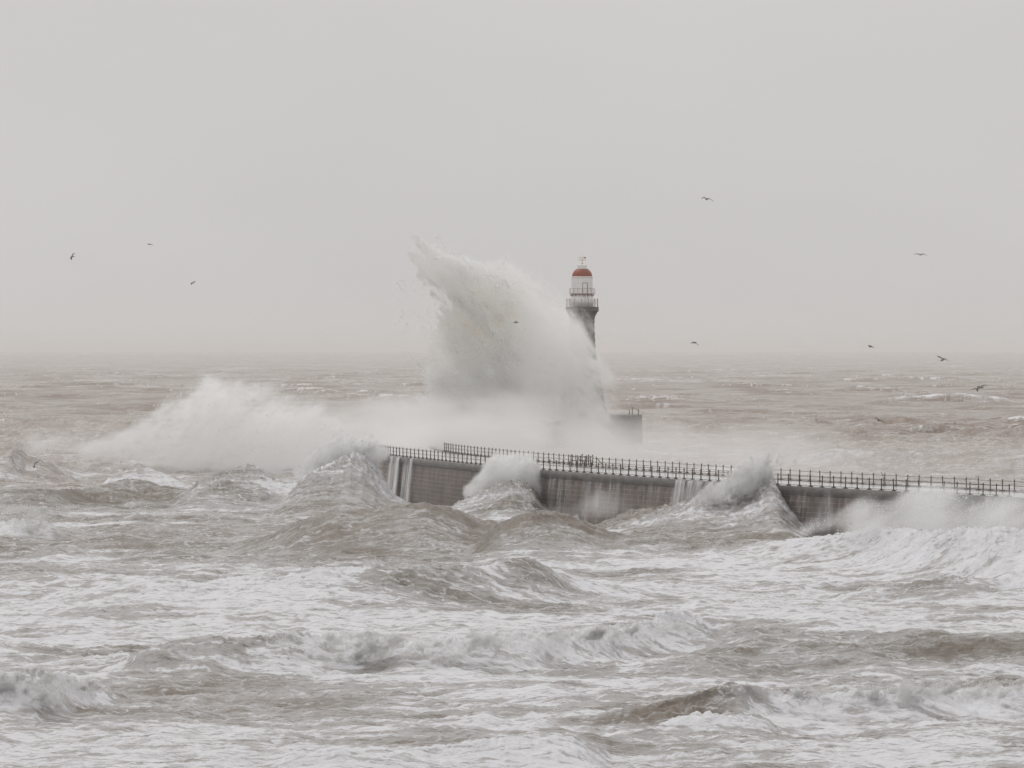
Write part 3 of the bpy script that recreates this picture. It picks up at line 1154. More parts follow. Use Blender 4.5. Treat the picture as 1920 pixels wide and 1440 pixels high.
def gull(Y, off, wing, body, label, dark=0.0):
    """wing: tip, wrist, shoulder, shoulder, wrist, tip; body: head and tail, in a 32x close-up at `off`;
    every bird is a solid of real size at its own distance"""
    def pt(q, dy=0.0):
        v = at(off[0] + q[0] / 32.0, off[1] + q[1] / 32.0, Y)
        v.y += dy
        return v
    W = [pt(wing[0], 0.22), pt(wing[1], -0.05), pt(wing[2], 0.0), pt(wing[3], 0.0), pt(wing[4], -0.05), pt(wing[5], 0.22)]
    mid = (W[2] + W[3]) / 2
    bm = bmesh.new()
    lay = bm.verts.layers.float.new('plumage')
    chord = [0.05, 0.17, 0.20, 0.20, 0.17, 0.05]
    thick = [0.012, 0.03, 0.045, 0.045, 0.03, 0.012]
    # finer spine
    P, C, T = [], [], []
    for i in range(5):
        for k in range(4):
            t = k / 4
            p0, p1, p2, p3 = W[max(i - 1, 0)], W[i], W[i + 1], W[min(i + 2, 5)]
            P.append(0.5 * ((2 * p1) + (p2 - p0) * t + (2 * p0 - 5 * p1 + 4 * p2 - p3) * t * t + (3 * p1 - p0 - 3 * p2 + p3) * t ** 3))
            C.append(chord[i] * (1 - t) + chord[i + 1] * t)
            T.append(thick[i] * (1 - t) + thick[i + 1] * t)
    P.append(W[5]); C.append(chord[5]); T.append(thick[5])
    rings = []
    n = len(P)
    for i, p in enumerate(P):
        d = (P[min(i + 1, n - 1)] - P[max(i - 1, 0)]).normalized()
        up = Vector((0, -0.35, 1))
        c = d.cross(up).normalized()
        u = c.cross(d).normalized()
        ring = []
        for a in range(8):
            th = 2 * math.pi * a / 8
            v = bm.verts.new(p + c * C[i] * math.cos(th) + u * T[i] * math.sin(th))
            tipf = abs(i - (n - 1) / 2) / ((n - 1) / 2)
            v[lay] = min(1, dark + (0.45 if math.sin(th) >= -0.1 else 0.35) + (0.6 if tipf > 0.78 else 0))
            ring.append(v)
        rings.append(ring)
    for i in range(n - 1):
        for k in range(8):
            bm.faces.new((rings[i][k], rings[i][(k + 1) % 8], rings[i + 1][(k + 1) % 8], rings[i + 1][k]))
    bm.faces.new(rings[0][::-1])
    bm.faces.new(rings[-1])
    # body: bill, head, breast, tail
    hd, tl = pt(body[0], body[0][2]), pt(body[1], body[1][2])
    ax = (hd - tl)
    ln = max(ax.length, 0.45)
    ax = ax.normalized()
    ctr = (hd + tl) / 2
    hd, tl = ctr + ax * ln / 2, ctr - ax * ln / 2
    prof = [(0.0, 0.10, 0.012), (0.12, 0.085, 0.03), (0.3, 0.085, 0.07), (0.5, 0.10, 0.095), (0.68, 0.09, 0.088), (0.8, 0.058, 0.06), (0.88, 0.055, 0.055), (0.94, 0.03, 0.028), (1.0, 0.006, 0.006)]
    up = Vector((0, 0, 1)) if abs(ax.z) < 0.9 else Vector((1, 0, 0))
    s = ax.cross(up).normalized()
    u = s.cross(ax).normalized()
    rings = []
    for t, rw, rh in prof:
        c = tl.lerp(hd, t)
        ring = []
        for a in range(10):
            th = 2 * math.pi * a / 10
            v = bm.verts.new(c + s * rw * math.cos(th) + u * rh * math.sin(th))
            v[lay] = min(1, dark + (0.30 if math.sin(th) > 0.2 else 0.15) + (0.3 if t > 0.93 else 0))
            ring.append(v)
        rings.append(ring)
    for i in range(len(rings) - 1):
        for k in range(10):
            bm.faces.new((rings[i][k], rings[i][(k + 1) % 10], rings[i + 1][(k + 1) % 10], rings[i + 1][k]))
    bm.faces.new(rings[0][::-1])
    bm.faces.new(rings[-1])
    for v in bm.verts: v.co -= mid
    o = obj('gull', bm, M['gull'], None, True)
    o.location = mid
    tag(o, label, 'gull', 'gulls flying over the sea')
    return o


gull(560, (1295, 355), [(680, 555), (780, 470), (920, 555), (1010, 560), (1130, 565), (1385, 720)], [(880, 590, -0.1), (1030, 620, 0.3)], 'gull with raised arched wings, alone high in the sky right of the lighthouse')
gull(620, (110, 460), [(980, 490), (860, 520), (830, 620), (800, 680), (735, 750), (785, 870)], [(745, 650, -0.2), (970, 690, 0.2)], 'banking gull with upright wings, farthest left in the sky')
gull(760, (255, 440), [(660, 560), (740, 550), (790, 575), (830, 580), (900, 570), (1040, 630)], [(770, 590, -0.25), (860, 590, 0.25)], 'small gull seen as a short dark dash, highest above the sea at left', dark=0.1)
gull(760, (335, 510), [(765, 750), (770, 670), (830, 640), (880, 620), (920, 580), (985, 545)], [(800, 650, -0.25), (960, 660, 0.2)], 'small tilted gull flying lowest of the three in the left sky')
gull(600, (1700, 460), [(440, 545), (650, 510), (780, 545), (860, 545), (1010, 525), (1250, 615)], [(815, 610, -0.35), (815, 555, 0.3)], 'pale gull gliding head on with level spread wings, high at the right')
gull(520, (1740, 650), [(560, 560), (740, 640), (890, 730), (960, 745), (1050, 745), (1240, 850)], [(940, 790, -0.2), (750, 840, 0.2)], 'dark gull with long slanting wings just below the horizon at right', dark=0.25)
gull(540, (1810, 710), [(350, 665), (560, 590), (690, 610), (725, 610), (770, 510), (850, 460)], [(720, 770, -0.1), (730, 600, 0.2)], 'steeply banking gull, left one of the pair crossing each other', dark=0.2)
gull(548, (1810, 710), [(800, 600), (870, 560), (930, 520), (970, 490), (1030, 410), (1290, 370)], [(960, 540, -0.1), (1090, 540, 0.2)], 'gull with one wing bent up, right one of the pair crossing each other', dark=0.15)
gull(500, (1620, 770), [(580, 425), (720, 430), (910, 540), (990, 575), (1100, 620), (1300, 765)], [(940, 590, -0.15), (810, 600, 0.2)], 'slender gull with drooping wings, lowest of those over the right hand sea', dark=0.15)
gull(580, (1275, 625), [(665, 610), (740, 545), (820, 545), (900, 550), (950, 570), (1140, 735)], [(800, 575, -0.2), (930, 570, 0.2)], 'gull with down bent wings on the horizon just right of the lighthouse', dark=0.2)
gull(600, (1600, 630), [(870, 555), (950, 565), (1010, 610), (1070, 625), (1130, 650), (1265, 715)], [(930, 640, -0.2), (1060, 650, 0.2)], 'dark compact gull skimming along the horizon line at right', dark=0.25)
gull(700, (940, 585), [(740, 600), (800, 630), (860, 620), (920, 620), (960, 620), (1040, 625)], [(890, 545, -0.1), (890, 640, 0.1)], 'tiny dark gull in front of the tall burst of spray', dark=0.2)
gull(660, (40, 850), [(735, 900), (790, 680), (880, 560), (960, 520), (1080, 400), (1260, 500)], [(850, 540, -0.2), (1000, 560, 0.25)], 'gull skimming low over the broken waves at far left', dark=0.15)


# ------------------------------------------------------------------ water running off the wall
def runoff():
    m = bpy.data.materials.new('falling_water')
    m.use_nodes = True
    nt = m.node_tree
    N, L = nt.nodes, nt.links
    b = N['Principled BSDF']
    b.inputs['Base Color'].default_value = (.72, .72, .725, 1)
    b.inputs['Roughness'].default_value = 0.8
    tr = N.new('ShaderNodeBsdfTransparent')
    mixn = N.new('ShaderNodeMixShader')
    uv = N.new('ShaderNodeUVMap')
    uv.uv_map = 'UVMap'
    mpn = N.new('ShaderNodeMapping')
    mpn.inputs['Scale'].default_value = (2.1, 0.30, 1)
    n = N.new('ShaderNodeTexNoise')
    n.inputs['Scale'].default_value = 1
    n.inputs['Detail'].default_value = 6
    n.inputs['Roughness'].default_value = 0.65
    L.new(uv.outputs[0], mpn.inputs[0])
    L.new(mpn.outputs[0], n.inputs['Vector'])
    at_ = N.new('ShaderNodeAttribute')
    at_.attribute_name = 'flow'
    ad = N.new('ShaderNodeMath')
    ad.operation = 'ADD'
    L.new(n.outputs[0], ad.inputs[0])
    L.new(at_.outputs['Fac'], ad.inputs[1])
    mr = N.new('ShaderNodeMapRange')
    mr.interpolation_type = 'SMOOTHSTEP'
    mr.inputs['From Min'].default_value = 0.70
    mr.inputs['From Max'].default_value = 1.62
    L.new(ad.outputs[0], mr.inputs['Value'])
    L.new(mr.outputs['Result'], mixn.inputs['Fac'])
    L.new(tr.outputs[0], mixn.inputs[1])
    L.new(b.outputs[0], mixn.inputs[2])
    L.new(mixn.outputs[0], N['Material Output'].inputs['Surface'])
    # a curtain standing off the wall, thick where the flow is strong
    flows = [(730, 754, 0.62), (758, 780, 0.66), (720, 800, 0.25), (990, 1090, 0.40), (1090, 1170, 0.34), (1170, 1270, 0.30), (1262, 1345, 0.70), (1340, 1420, 0.7),
             (1450, 1600, 0.34), (1600, 1800, 0.26), (1800, 1960, 0.46), (1880, 1990, 0.4)]
    V, Q, UV, A = [], [], [], []
    pts = walk(near_l, 0.12, 60, 262)
    zs = np.array([DECK + 0.03, DECK - 0.1, DECK - 0.5, DECK - 1.0, 3.2, 2.2, 1.0, -0.5])
    g = np.random.default_rng(3)
    jit = np.convolve(g.normal(0, 1, len(pts) + 30), np.ones(12) / 12, 'same')
    for i, (p, d) in enumerate(pts):
        q = Vector((d.y, -d.x, 0))
        px = 960 + F * p.x / p.y
        fl = max([0.0] + [s * float(sstep(a - 10, a + 10, px) * (1 - sstep(b_ - 10, b_ + 10, px))) for a, b_, s in flows])
        fl += 0.35 * jit[i] * (fl > 0.05) * min(1, fl * 2)
        for j, z in enumerate(zs):
            off = -0.10 - 0.10 * math.sqrt(max(DECK - z, 0)) * (0.6 + 0.8 * max(fl, 0)) - 0.08 * max(DECK - z, 0)
            v = p + q * off if j else p + q * 0.1
            V.append((v.x, v.y, z))
            UV.append((i * 0.12, z))
            A.append(max(fl, 0.0) * ((0.35, 0.4, 0.75, 1.0, 1.05, 1.0, 0.95, 0.9)[j] if fl < 0.6 else 1.0))
    k = len(zs)
    for i in range(len(pts) - 1):
        for j in range(k - 1):
            Q.append((i * k + j, (i + 1) * k + j, (i + 1) * k + j + 1, i * k + j + 1))
    o = mesh_np('falling_water', V, Q, m, None, True)
    uvl = o.data.uv_layers.new(name='UVMap')
    li = np.zeros(len(o.data.loops), dtype=np.int32)
    o.data.loops.foreach_get('vertex_index', li)
    uvl.data.foreach_set('uv', np.array(UV, dtype=np.float32)[li].ravel())
    a_ = o.data.attributes.new('flow', 'FLOAT', 'POINT')
    a_.data.foreach_set('value', np.array(A, dtype=np.float32))
    tag(o, 'white sea water pouring in thin streams down the pier wall', 'falling water', kind='stuff')


runoff()


# ------------------------------------------------------------------ spray and mist as volumes, with drops
def fft_noise3(shape, vox, L0, slope, direction=None, stretch=1.0, seed=0):
    g = np.random.default_rng(seed)
    k = [np.fft.fftfreq(n, d=v) for n, v in zip(shape, vox)]
    KX, KY, KZ = np.meshgrid(k[0], k[1], k[2][: shape[2] // 2 + 1] if False else k[2], indexing='ij')
    if direction is not None:
        d = np.array(direction, dtype=float)
        d /= np.linalg.norm(d)
        par = KX * d[0] + KY * d[1] + KZ * d[2]
        k2 = KX ** 2 + KY ** 2 + KZ ** 2 + par ** 2 * (stretch ** 2 - 1)
    else:
        k2 = KX ** 2 + KY ** 2 + KZ ** 2
    amp = (1.0 / L0 ** 2 + k2) ** (-slope / 2)
    amp[0, 0, 0] = 0
    f = np.fft.fftn(g.standard_normal(shape).astype(np.float32)) * amp
    a = np.real(np.fft.ifftn(f)).astype(np.float32)
    return a / a.std()


def grid_volume(name, mn, mx_, dens, mat, parent=None):
    """a fog volume on a regular grid: the densities sit on the mesh's points, the modifier turns them into the volume"""
    n = dens.shape
    me = bpy.data.meshes.new(name)
    me.vertices.add(dens.size)
    a = me.attributes.new('dens', 'FLOAT', 'POINT')
    a.data.foreach_set('value', np.ascontiguousarray(dens, dtype=np.float32).ravel())
    me.materials.append(mat)
    o = bpy.data.objects.new(name, me)
    COL.objects.link(o)
    ng = bpy.data.node_groups.new(name, 'GeometryNodeTree')
    ng.interface.new_socket('Geometry', in_out='INPUT', socket_type='NodeSocketGeometry')
    ng.interface.new_socket('Geometry', in_out='OUTPUT', socket_type='NodeSocketGeometry')
    N, L = ng.nodes, ng.links
    gi, go = N.new('NodeGroupInput'), N.new('NodeGroupOutput')
    vc = N.new('GeometryNodeVolumeCube')
    si = N.new('GeometryNodeSampleIndex')
    si.data_type = 'FLOAT'
    si.domain = 'POINT'
    na = N.new('GeometryNodeInputNamedAttribute')
    na.data_type = 'FLOAT'
    na.inputs[0].default_value = 'dens'
    pos = N.new('GeometryNodeInputPosition')

    def vm(op, a_, b_):
        m = N.new('ShaderNodeVectorMath')
        m.operation = op
        for k, v in ((0, a_), (1, b_)):
            if isinstance(v, tuple): m.inputs[k].default_value = v
            elif v is not None: L.new(v, m.inputs[k])
        return m
    t = vm('SUBTRACT', pos.outputs[0], tuple(mn))
    t = vm('DIVIDE', t.outputs[0], tuple((mx_[k] - mn[k]) / (n[k] - 1) for k in range(3)))
    t = vm('ADD', t.outputs[0], (.5, .5, .5))
    t = vm('FLOOR', t.outputs[0], None)
    dt = vm('DOT_PRODUCT', t.outputs[0], (n[1] * n[2], n[2], 1))
    L.new(dt.outputs['Value'], si.inputs['Index'])
    L.new(gi.outputs[0], si.inputs['Geometry'])
    L.new(na.outputs[0], si.inputs['Value'])
    L.new(si.outputs[0], vc.inputs['Density'])
    vc.inputs['Min'].default_value = tuple(mn)
    vc.inputs['Max'].default_value = tuple(mx_)
    for k, nm in enumerate(('Resolution X', 'Resolution Y', 'Resolution Z')): vc.inputs[nm].default_value = n[k]
    sm = N.new('GeometryNodeSetMaterial')
    sm.inputs['Material'].default_value = mat
    L.new(vc.outputs[0], sm.inputs[0])
    L.new(sm.outputs[0], go.inputs[0])
    md = o.modifiers.new('fog', 'NODES')
    md.node_group = ng
    if parent: adopt(o, parent)
    return o


TET = np.array([(1, 1, 1), (1, -1, -1), (-1, 1, -1), (-1, -1, 1)], dtype=np.float32) * 0.6


def droplets(name, mn, vox, prob, count, size, parent, seed=1):
    g = np.random.default_rng(seed)
    p = prob.ravel().astype(np.float64)
    p /= p.sum()
    ids = g.choice(p.size, count, p=p)
    ix = np.stack(np.unravel_index(ids, prob.shape), 1).astype(np.float32) + g.uniform(-0.5, 0.5, (count, 3))
    c = np.array(mn)[None] + ix * np.array(vox)[None]
    s = size * np.exp(g.normal(0, 0.45, count))
    # random turns
    q = g.normal(0, 1, (count, 4))
    q /= np.linalg.norm(q, axis=1)[:, None]
    w, x, y, z = q.T
    Rm = np.stack([np.stack([1 - 2 * (y * y + z * z), 2 * (x * y - z * w), 2 * (x * z + y * w)], 1),
                   np.stack([2 * (x * y + z * w), 1 - 2 * (x * x + z * z), 2 * (y * z - x * w)], 1),
                   np.stack([2 * (x * z - y * w), 2 * (y * z + x * w), 1 - 2 * (x * x + y * y)], 1)], 1)
    V = np.einsum('nij,kj->nki', Rm, TET) * s[:, None, None] + c[:, None, :]
    fi = np.array([(0, 1, 2), (0, 3, 1), (0, 2, 3), (1, 3, 2)], dtype=np.int32)
    Fc = (np.arange(count, dtype=np.int32)[:, None, None] * 4 + fi[None]).reshape(-1, 3)
    o = mesh_np(name, V.reshape(-1, 3), Fc, M['froth'], parent)
    return o


def strokes_field(PX, PY, strokes):
    """soft union of blobs and tapered strokes drawn on the plume's elevation: (x0,y0,r0,x1,y1,r1,weight)"""
    acc = np.zeros_like(PX)
    for x0, y0, r0, x1, y1, r1, w in strokes:
        dx, dy = x1 - x0, y1 - y0
        L2 = dx * dx + dy * dy
        t = np.clip(((PX - x0) * dx + (PY - y0) * dy) / L2, 0, 1) if L2 > 0 else np.zeros_like(PX)
        r = r0 + (r1 - r0) * t
        d = np.sqrt((PX - x0 - t * dx) ** 2 + (PY - y0 - t * dy) ** 2) / r
        acc += w * np.exp(-d ** 2.2)
    return 1 - np.exp(-acc)


MISTCOL = (0.994, 0.998, 0.997)


def add_silt(m, c, r):
    """the heart of the burst carries brown silt torn off the sea bed"""
    N, L = m.node_tree.nodes, m.node_tree.links
    pv = [n for n in N if n.type == 'PRINCIPLED_VOLUME'][0]
    g = N.new('ShaderNodeNewGeometry')
    d = N.new('ShaderNodeVectorMath')
    d.operation = 'DISTANCE'
    d.inputs[1].default_value = c
    L.new(g.outputs['Position'], d.inputs[0])
    n = N.new('ShaderNodeTexNoise')
    n.inputs['Scale'].default_value = 0.28
    n.inputs['Detail'].default_value = 2
    L.new(g.outputs['Position'], n.inputs['Vector'])
    a = N.new('ShaderNodeMath')
    a.operation = 'MULTIPLY_ADD'
    L.new(n.outputs[0], a.inputs[0])
    a.inputs[1].default_value = -1.6 * r
    L.new(d.outputs['Value'], a.inputs[2])
    k = N.new('ShaderNodeMapRange')
    k.interpolation_type = 'SMOOTHSTEP'
    k.inputs['From Min'].default_value = -0.5 * r
    k.inputs['From Max'].default_value = 0.6 * r
    L.new(a.outputs[0], k.inputs['Value'])
    x = N.new('ShaderNodeMix')
    x.data_type = 'RGBA'
    L.new(k.outputs['Result'], x.inputs['Factor'])
    x.inputs['A'].default_value = (0.94, 0.90, 0.83, 1)
    x.inputs['B'].default_value = pv.inputs['Color'].default_value[:]
    L.new(x.outputs['Result'], pv.inputs['Color'])


def plume(name, label, Y0, box, depth, vox, strokes, sigma, noise=(6.0, 1.9, (-0.6, 0.1, 0.8), 2.5), amp=0.3, thr=0.22, soft=0.45, drops=0, dsize=0.07, seed=1, wind=None, aniso=0.2, kind=None, mat=None, dpow=1.6, lean=0.0, silt=None, dmask=None, tex=0.0, col=None):
    x0, y0, x1, y1 = box
    a, b = at(x0, y1, Y0), at(x1, y0, Y0)
    zmin = max(a.z, -2.0)
    mn = np.array([a.x, Y0 - depth, zmin])
    mxx = np.array([b.x, Y0 + depth, b.z])
    n = tuple(int(max(8, round((mxx[k] - mn[k]) / vox[k]))) for k in range(3))
    xs = np.linspace(mn[0], mxx[0], n[0])
    ys = np.linspace(mn[1], mxx[1], n[1])
    zs = np.linspace(mn[2], mxx[2], n[2])
    X, Yy, Zz = np.meshgrid(xs, ys, zs, indexing='ij')
    PX = 960 + F * X[:, 0, :] / Y0
    PY = HZ + (H - Zz[:, 0, :]) * F / Y0
    B = strokes_field(PX, PY, strokes)[:, None, :]
    nz = fft_noise3(n, tuple((mxx[k] - mn[k]) / (n[k] - 1) for k in range(3)), noise[0], noise[1], noise[2], noise[3], seed)
    yo = (Yy - Y0 - lean * (Zz - zmin)) / depth
    thickness = 0.25 + 0.75 * B
    q = B - 0.55 * (yo / thickness) ** 2
    sf = soft if not callable(soft) else soft(PX, PY)[:, None, :]
    am = amp if not callable(amp) else amp(PX, PY)[:, None, :]
    d = np.clip((q + am * nz * (0.35 + 0.65 * np.minimum(1, B * 1.6)) - thr) / sf, 0, 1)
    # no fog at the box's own faces
    edge = np.minimum.reduce([np.arange(n[0])[:, None, None] * np.ones(n), (n[0] - 1 - np.arange(n[0]))[:, None, None] * np.ones(n),
                              np.arange(n[1])[None, :, None] * np.ones(n), (n[1] - 1 - np.arange(n[1]))[None, :, None] * np.ones(n),
                              (n[2] - 1 - np.arange(n[2]))[None, None, :] * np.ones(n)])
    d = d * np.clip(edge / 4.0, 0, 1)
    d = d ** 1.3
    if tex:
        n2_ = fft_noise3(n, tuple((mxx[k] - mn[k]) / (n[k] - 1) for k in range(3)), noise[0] * 0.5, 1.8, noise[2], 1.9, seed + 50)
        d = d * np.clip(np.exp(tex * n2_ - 0.3 * tex), 0.05, 4)
    if wind is not None: d = d * wind(PX, PY)[:, None, :]
    m = mat or volume_material(name + '_mist', (0.962, 0.955, 0.948) if kind == 'stuff' else (col or MISTCOL), sigma, aniso)
    if silt: add_silt(m, at(silt[0][0], silt[0][1], Y0), silt[1] * Y0 / F)
    voxr = [(mxx[k] - mn[k]) / (n[k] - 1) for k in range(3)]
    if kind == 'stuff':
        o = grid_volume(name, mn, mxx, d, m)
        tag(o, label, 'mist', kind='stuff')
        return o
    root = empty(name, at((x0 + x1) / 2, y1, Y0), label, 'spray', 'bursts of spray thrown up by the waves')
    grid_volume('mist', mn, mxx, d, m, root)['kind'] = 'stuff'
    if drops:
        droplets('droplets', mn, voxr, np.clip(d, 0, 1) ** dpow * np.clip(0.6 + 0.6 * nz, 0.02, 3) ** 2 * (1 if dmask is None else dmask(PX, PY)[:, None, :]), drops, dsize, root, seed)
    return root


# the tall burst before the lighthouse
plume('spray_plume', 'towering burst of white and brown spray in front of the lighthouse', 862, (735, 425, 1190, 872), 11.0, (0.22, 0.32, 0.22), [
    (905, 575, 42, 860, 520, 26, .8), (860, 520, 24, 812, 478, 15, .9), (812, 478, 14, 781, 450, 7, 1.0),
    (862, 540, 24, 812, 505, 15, .8), (812, 505, 14, 772, 474, 7, 1.0), (840, 545, 16, 790, 512, 7, .7), (880, 522, 22, 845, 488, 9, .6), (905, 515, 14, 872, 490, 6, .5),
    (930, 540, 36, 892, 514, 18, .8), (905, 600, 62, 905, 600, 62, 1.0), (880, 660, 55, 900, 720, 70, 1.0),
    (850, 620, 34, 822, 632, 14, .6), (850, 690, 40, 808, 706, 14, .55), (840, 650, 20, 812, 655, 7, .5), (950, 570, 52, 985, 640, 70, .9), (960, 700, 90, 960, 700, 90, .9),
    (985, 566, 40, 1030, 600, 46, .8), (990, 630, 70, 1060, 660, 56, 1.0), (1020, 700, 90, 1085, 725, 60, 1.3), (1068, 640, 34, 1094, 700, 30, 1.1), (1090, 705, 36, 1110, 770, 36, 1.0), (950, 525, 46, 1060, 590, 40, .22), (900, 500, 20, 960, 520, 26, .2),
    (880, 780, 80, 1000, 800, 80, 1.0), (1010, 790, 80, 1100, 810, 50, .9), (820, 790, 50, 760, 810, 40, .5)],
    0.25, noise=(8.0, 1.8, (-0.62, 0.1, 0.78), 3.4), amp=lambda a, b: 0.42 - 0.22 * sstep(930, 1050, a + 0.2 * (b - 600)), thr=0.20,
    soft=lambda a, b: 0.24 + 0.62 * sstep(900, 1050, a + 0.25 * (b - 560)), drops=150000, dsize=0.045, seed=4,
    wind=lambda a, b: 1 - 0.12 * sstep(930, 1110, a - 0.05 * (b - 600)), tex=1.35, col=(0.986, 0.990, 0.988), silt=((905, 600), 62), dmask=lambda a, b: 1 - 0.93 * sstep(930, 1010, a))
# the low broad burst on the left
plume('spray_plume', 'broad low burst of soft white spray over the breakers left of the pier', 690, (40, 685, 790, 945), 9.0, (0.34, 0.42, 0.28), [
    (395, 722, 16, 395, 740, 30, .8), (385, 760, 44, 430, 770, 50, .9), (330, 790, 40, 230, 830, 22, .8), (230, 830, 22, 150, 836, 10, .6), (370, 820, 60, 480, 820, 70, 1.0),
    (330, 880, 40, 420, 880, 55, 1.0), (300, 850, 30, 260, 880, 24, .5), (500, 800, 64, 600, 820, 60, .7), (600, 845, 60, 700, 835, 52, .8), (440, 750, 50, 520, 785, 46, .5), (150, 836, 20, 20, 836, 16, .75), (250, 850, 30, 170, 855, 18, .6)],
    0.20, noise=(7.0, 2.3, (0.75, 0.1, 0.62), 3.0), amp=0.28, thr=0.18, soft=0.55, drops=26000, dsize=0.04, seed=9, tex=0.8)
# the veil between
plume('sea_mist', 'veil of drifting spray behind the near end of the pier', 722, (480, 720, 1460, 900), 118.0, (0.9, 8.0, 0.6), [
    (560, 830, 80, 760, 815, 72, .7), (760, 805, 76, 960, 810, 76, .7), (960, 815, 76, 1120, 830, 60, .6), (1110, 820, 56, 1250, 828, 50, .46), (1250, 840, 50, 1400, 855, 40, .45)],
    0.034, noise=(14.0, 1.8, (0.9, 0, -0.35), 3.0), amp=0.34, thr=0.12, soft=0.9, seed=11, kind='stuff')
plume('sea_mist', 'thick drift of spray swallowing the far end of the pier railings', 632, (640, 740, 1120, 880), 26.0, (0.6, 2.2, 0.45), [
    (700, 838, 26, 790, 836, 34, 1.0), (790, 836, 40, 880, 822, 36, 1.0), (880, 815, 40, 1000, 812, 34, .8)],
    0.16, noise=(9.0, 1.9, (1, 0, 0.3), 3.0), amp=0.22, thr=0.16, soft=0.8, seed=31, kind='stuff')
# low mist over the sea behind the pier and to the left
plume('sea_mist', 'thin low mist of blown spray over the water behind the pier', 660, (-200, 745, 2150, 930), 105.0, (2.0, 10.0, 0.7), [
    (-200, 830, 60, 700, 845, 50, .8), (900, 850, 60, 1500, 860, 70, 1.0), (1400, 870, 60, 2150, 880, 70, .9)],
    0.013, noise=(25.0, 2.0, (1, 0, 0), 3.0), amp=0.14, thr=0.12, soft=0.8, seed=12, kind='stuff')
plume('sea_mist', 'low mist hanging along the foot of the middle stretch of the pier wall', 487, (990, 880, 1330, 1010), 12.0, (0.35, 0.6, 0.2), [
    (1040, 965, 18, 1130, 945, 24, .8), (1130, 945, 26, 1260, 955, 22, .8)],
    0.09, noise=(4.0, 1.9, (0.7, 0, 0.7), 2.2), amp=0.25, thr=0.16, soft=0.9, seed=33, kind='stuff')
# bursts on the pier wall
plume('spray_plume', 'small rounded burst of spray against the middle of the pier wall', 511, (850, 835, 1070, 965), 3.0, (0.10, 0.16, 0.10), [
    (882, 922, 12, 935, 882, 22, 1.0), (935, 884, 26, 985, 886, 26, 1.0), (890, 930, 16, 985, 915, 30, .9), (985, 890, 20, 995, 925, 18, .8), (920, 905, 22, 970, 910, 26, .9), (930, 868, 16, 985, 862, 16, .6), (985, 870, 16, 1000, 940, 16, .6)],
    1.5, noise=(1.8, 1.9, (0.6, 0.1, 0.7), 2.0), amp=0.24, thr=0.20, soft=0.7, drops=50000, dsize=0.022, aniso=0.0, seed=15)
plume('spray_plume', 'burst of spray leaping over the railing at the right of the pier', 452, (1290, 825, 1530, 1010), 3.0, (0.10, 0.16, 0.10), [
    (1280, 945, 10, 1340, 925, 16, .7), (1340, 925, 20, 1400, 905, 24, .9), (1400, 902, 24, 1428, 892, 20, .9), (1405, 885, 20, 1435, 868, 18, .5), (1430, 866, 18, 1475, 852, 20, .3), (1370, 890, 20, 1410, 870, 22, .35), (1430, 920, 18, 1460, 935, 16, .5)],
    1.2, noise=(1.8, 1.9, (0.5, 0.1, 0.8), 2.0), amp=0.26, thr=0.20, soft=0.8, drops=50000, dsize=0.02, aniso=0.0, seed=16)
plume('spray_plume', 'curling burst of spray at the far left end of the pier railing', 549, (545, 795, 770, 960), 4.0, (0.13, 0.2, 0.13), [
    (600, 866, 22, 650, 840, 20, .9), (650, 840, 20, 700, 842, 20, .9), (560, 888, 16, 620, 868, 24, .7), (630, 830, 16, 690, 822, 14, .35), (690, 845, 20, 722, 852, 14, .8), (690, 880, 26, 722, 925, 18, .8)],
    0.9, noise=(2.2, 1.9, (0.6, 0.1, 0.7), 1.8), amp=0.22, thr=0.22, soft=0.6, drops=40000, dsize=0.03, seed=17)
# spray blown off the breakers
plume('blown_spray', 'spray blown off the big breaker below the pier wall at right', 401, (1460, 890, 2120, 1120), 7.0, (0.22, 0.32, 0.16), [
    (1510, 995, 14, 1620, 962, 26, .8), (1620, 962, 26, 1740, 944, 28, .8), (1740, 950, 36, 1900, 962, 36, .8), (1600, 995, 26, 1760, 1000, 34, .8), (1740, 1000, 36, 2000, 1010, 44, .8), (1800, 1045, 36, 2060, 1050, 44, .9), (1900, 960, 40, 2100, 955, 44, .8), (1690, 925, 14, 1780, 922, 16, .4)],
    0.34, noise=(5.0, 2.0, (0.85, 0.1, 0.45), 3.2), amp=0.26, thr=0.18, soft=0.9, drops=40000, dsize=0.02, seed=18)
plume('blown_spray', 'spray blown off the small breaker at the left edge', 450, (-120, 930, 480, 1030), 5.0, (0.25, 0.32, 0.16), [
    (-100, 985, 20, 70, 980, 18, .8), (70, 978, 16, 140, 985, 12, .5), (0, 955, 12, 400, 962, 10, .28)],
    0.16, noise=(4.0, 2.0, (1, 0.1, 0.2), 2.5), amp=0.2, thr=0.2, soft=0.6, drops=20000, dsize=0.024, seed=19)
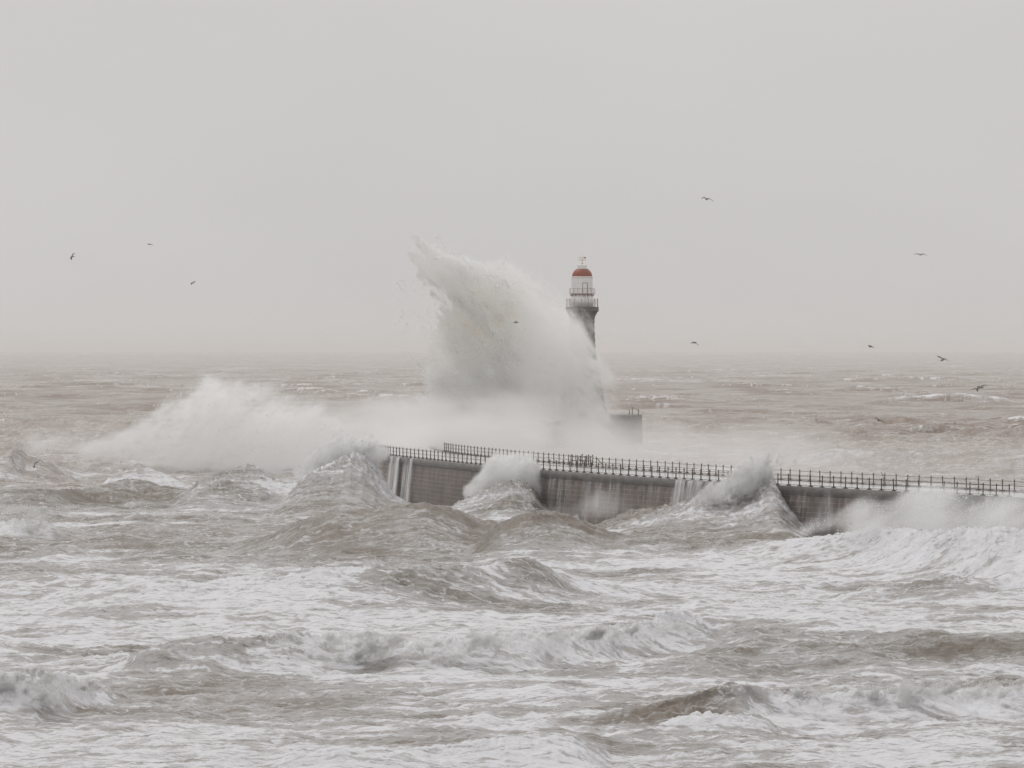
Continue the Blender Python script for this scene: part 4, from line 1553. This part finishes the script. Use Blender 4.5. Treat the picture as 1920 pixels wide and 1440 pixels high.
plume('blown_spray', 'froth flying along the crest of the long foreground breaker', 269, (480, 1150, 1380, 1275), 2.2, (0.13, 0.16, 0.09), [
    (540, 1196, 12, 700, 1205, 22, .7), (700, 1210, 26, 900, 1200, 22, .8), (900, 1200, 20, 1120, 1192, 18, .7), (1120, 1190, 16, 1290, 1170, 14, .7), (620, 1235, 20, 850, 1235, 20, .5)],
    0.45, noise=(1.6, 1.8, (0.8, 0.1, 0.5), 1.8), amp=0.28, thr=0.20, soft=0.9, drops=90000, dsize=0.012, dpow=2.5, seed=20)
plume('blown_spray', 'froth flying along the crest of the lowest breaker at right', 236.5, (1340, 1235, 2000, 1375), 1.9, (0.11, 0.15, 0.08), [
    (1390, 1295, 14, 1500, 1310, 22, .7), (1500, 1308, 22, 1700, 1305, 20, .7), (1700, 1300, 20, 1960, 1290, 20, .7), (1480, 1335, 14, 1700, 1330, 14, .5)],
    0.45, noise=(1.6, 1.8, (0.8, 0.1, 0.5), 1.8), amp=0.28, thr=0.20, soft=0.9, drops=60000, dsize=0.011, dpow=2.5, seed=21)
plume('blown_spray', 'froth flying off the breaker in the lower left corner', 237, (-80, 1220, 330, 1365), 1.9, (0.11, 0.15, 0.08), [
    (-60, 1275, 20, 80, 1270, 20, .8), (80, 1272, 18, 170, 1285, 14, .7), (-40, 1310, 20, 120, 1310, 18, .6), (150, 1280, 10, 230, 1295, 8, .4)],
    0.45, noise=(1.6, 1.8, (0.8, 0.1, 0.5), 1.8), amp=0.28, thr=0.20, soft=0.9, drops=50000, dsize=0.011, dpow=2.5, seed=22)

# ------------------------------------------------------------------ the hazy air
def haze():
    bm = bmesh.new()
    x, y0, y1, z0, z1 = 62000, -300, 62000, -9.0, 60.0
    add_box(bm, (0, (y0 + y1) / 2, (z0 + z1) / 2), (2 * x, y1 - y0, z1 - z0))
    o = obj('haze', bm, volume_material('hazy_air', (0.998, 0.988, 0.978), 0.000052, 0.1))
    tag(o, 'pale salt haze hanging over the whole sea', 'haze', kind='stuff')


haze()
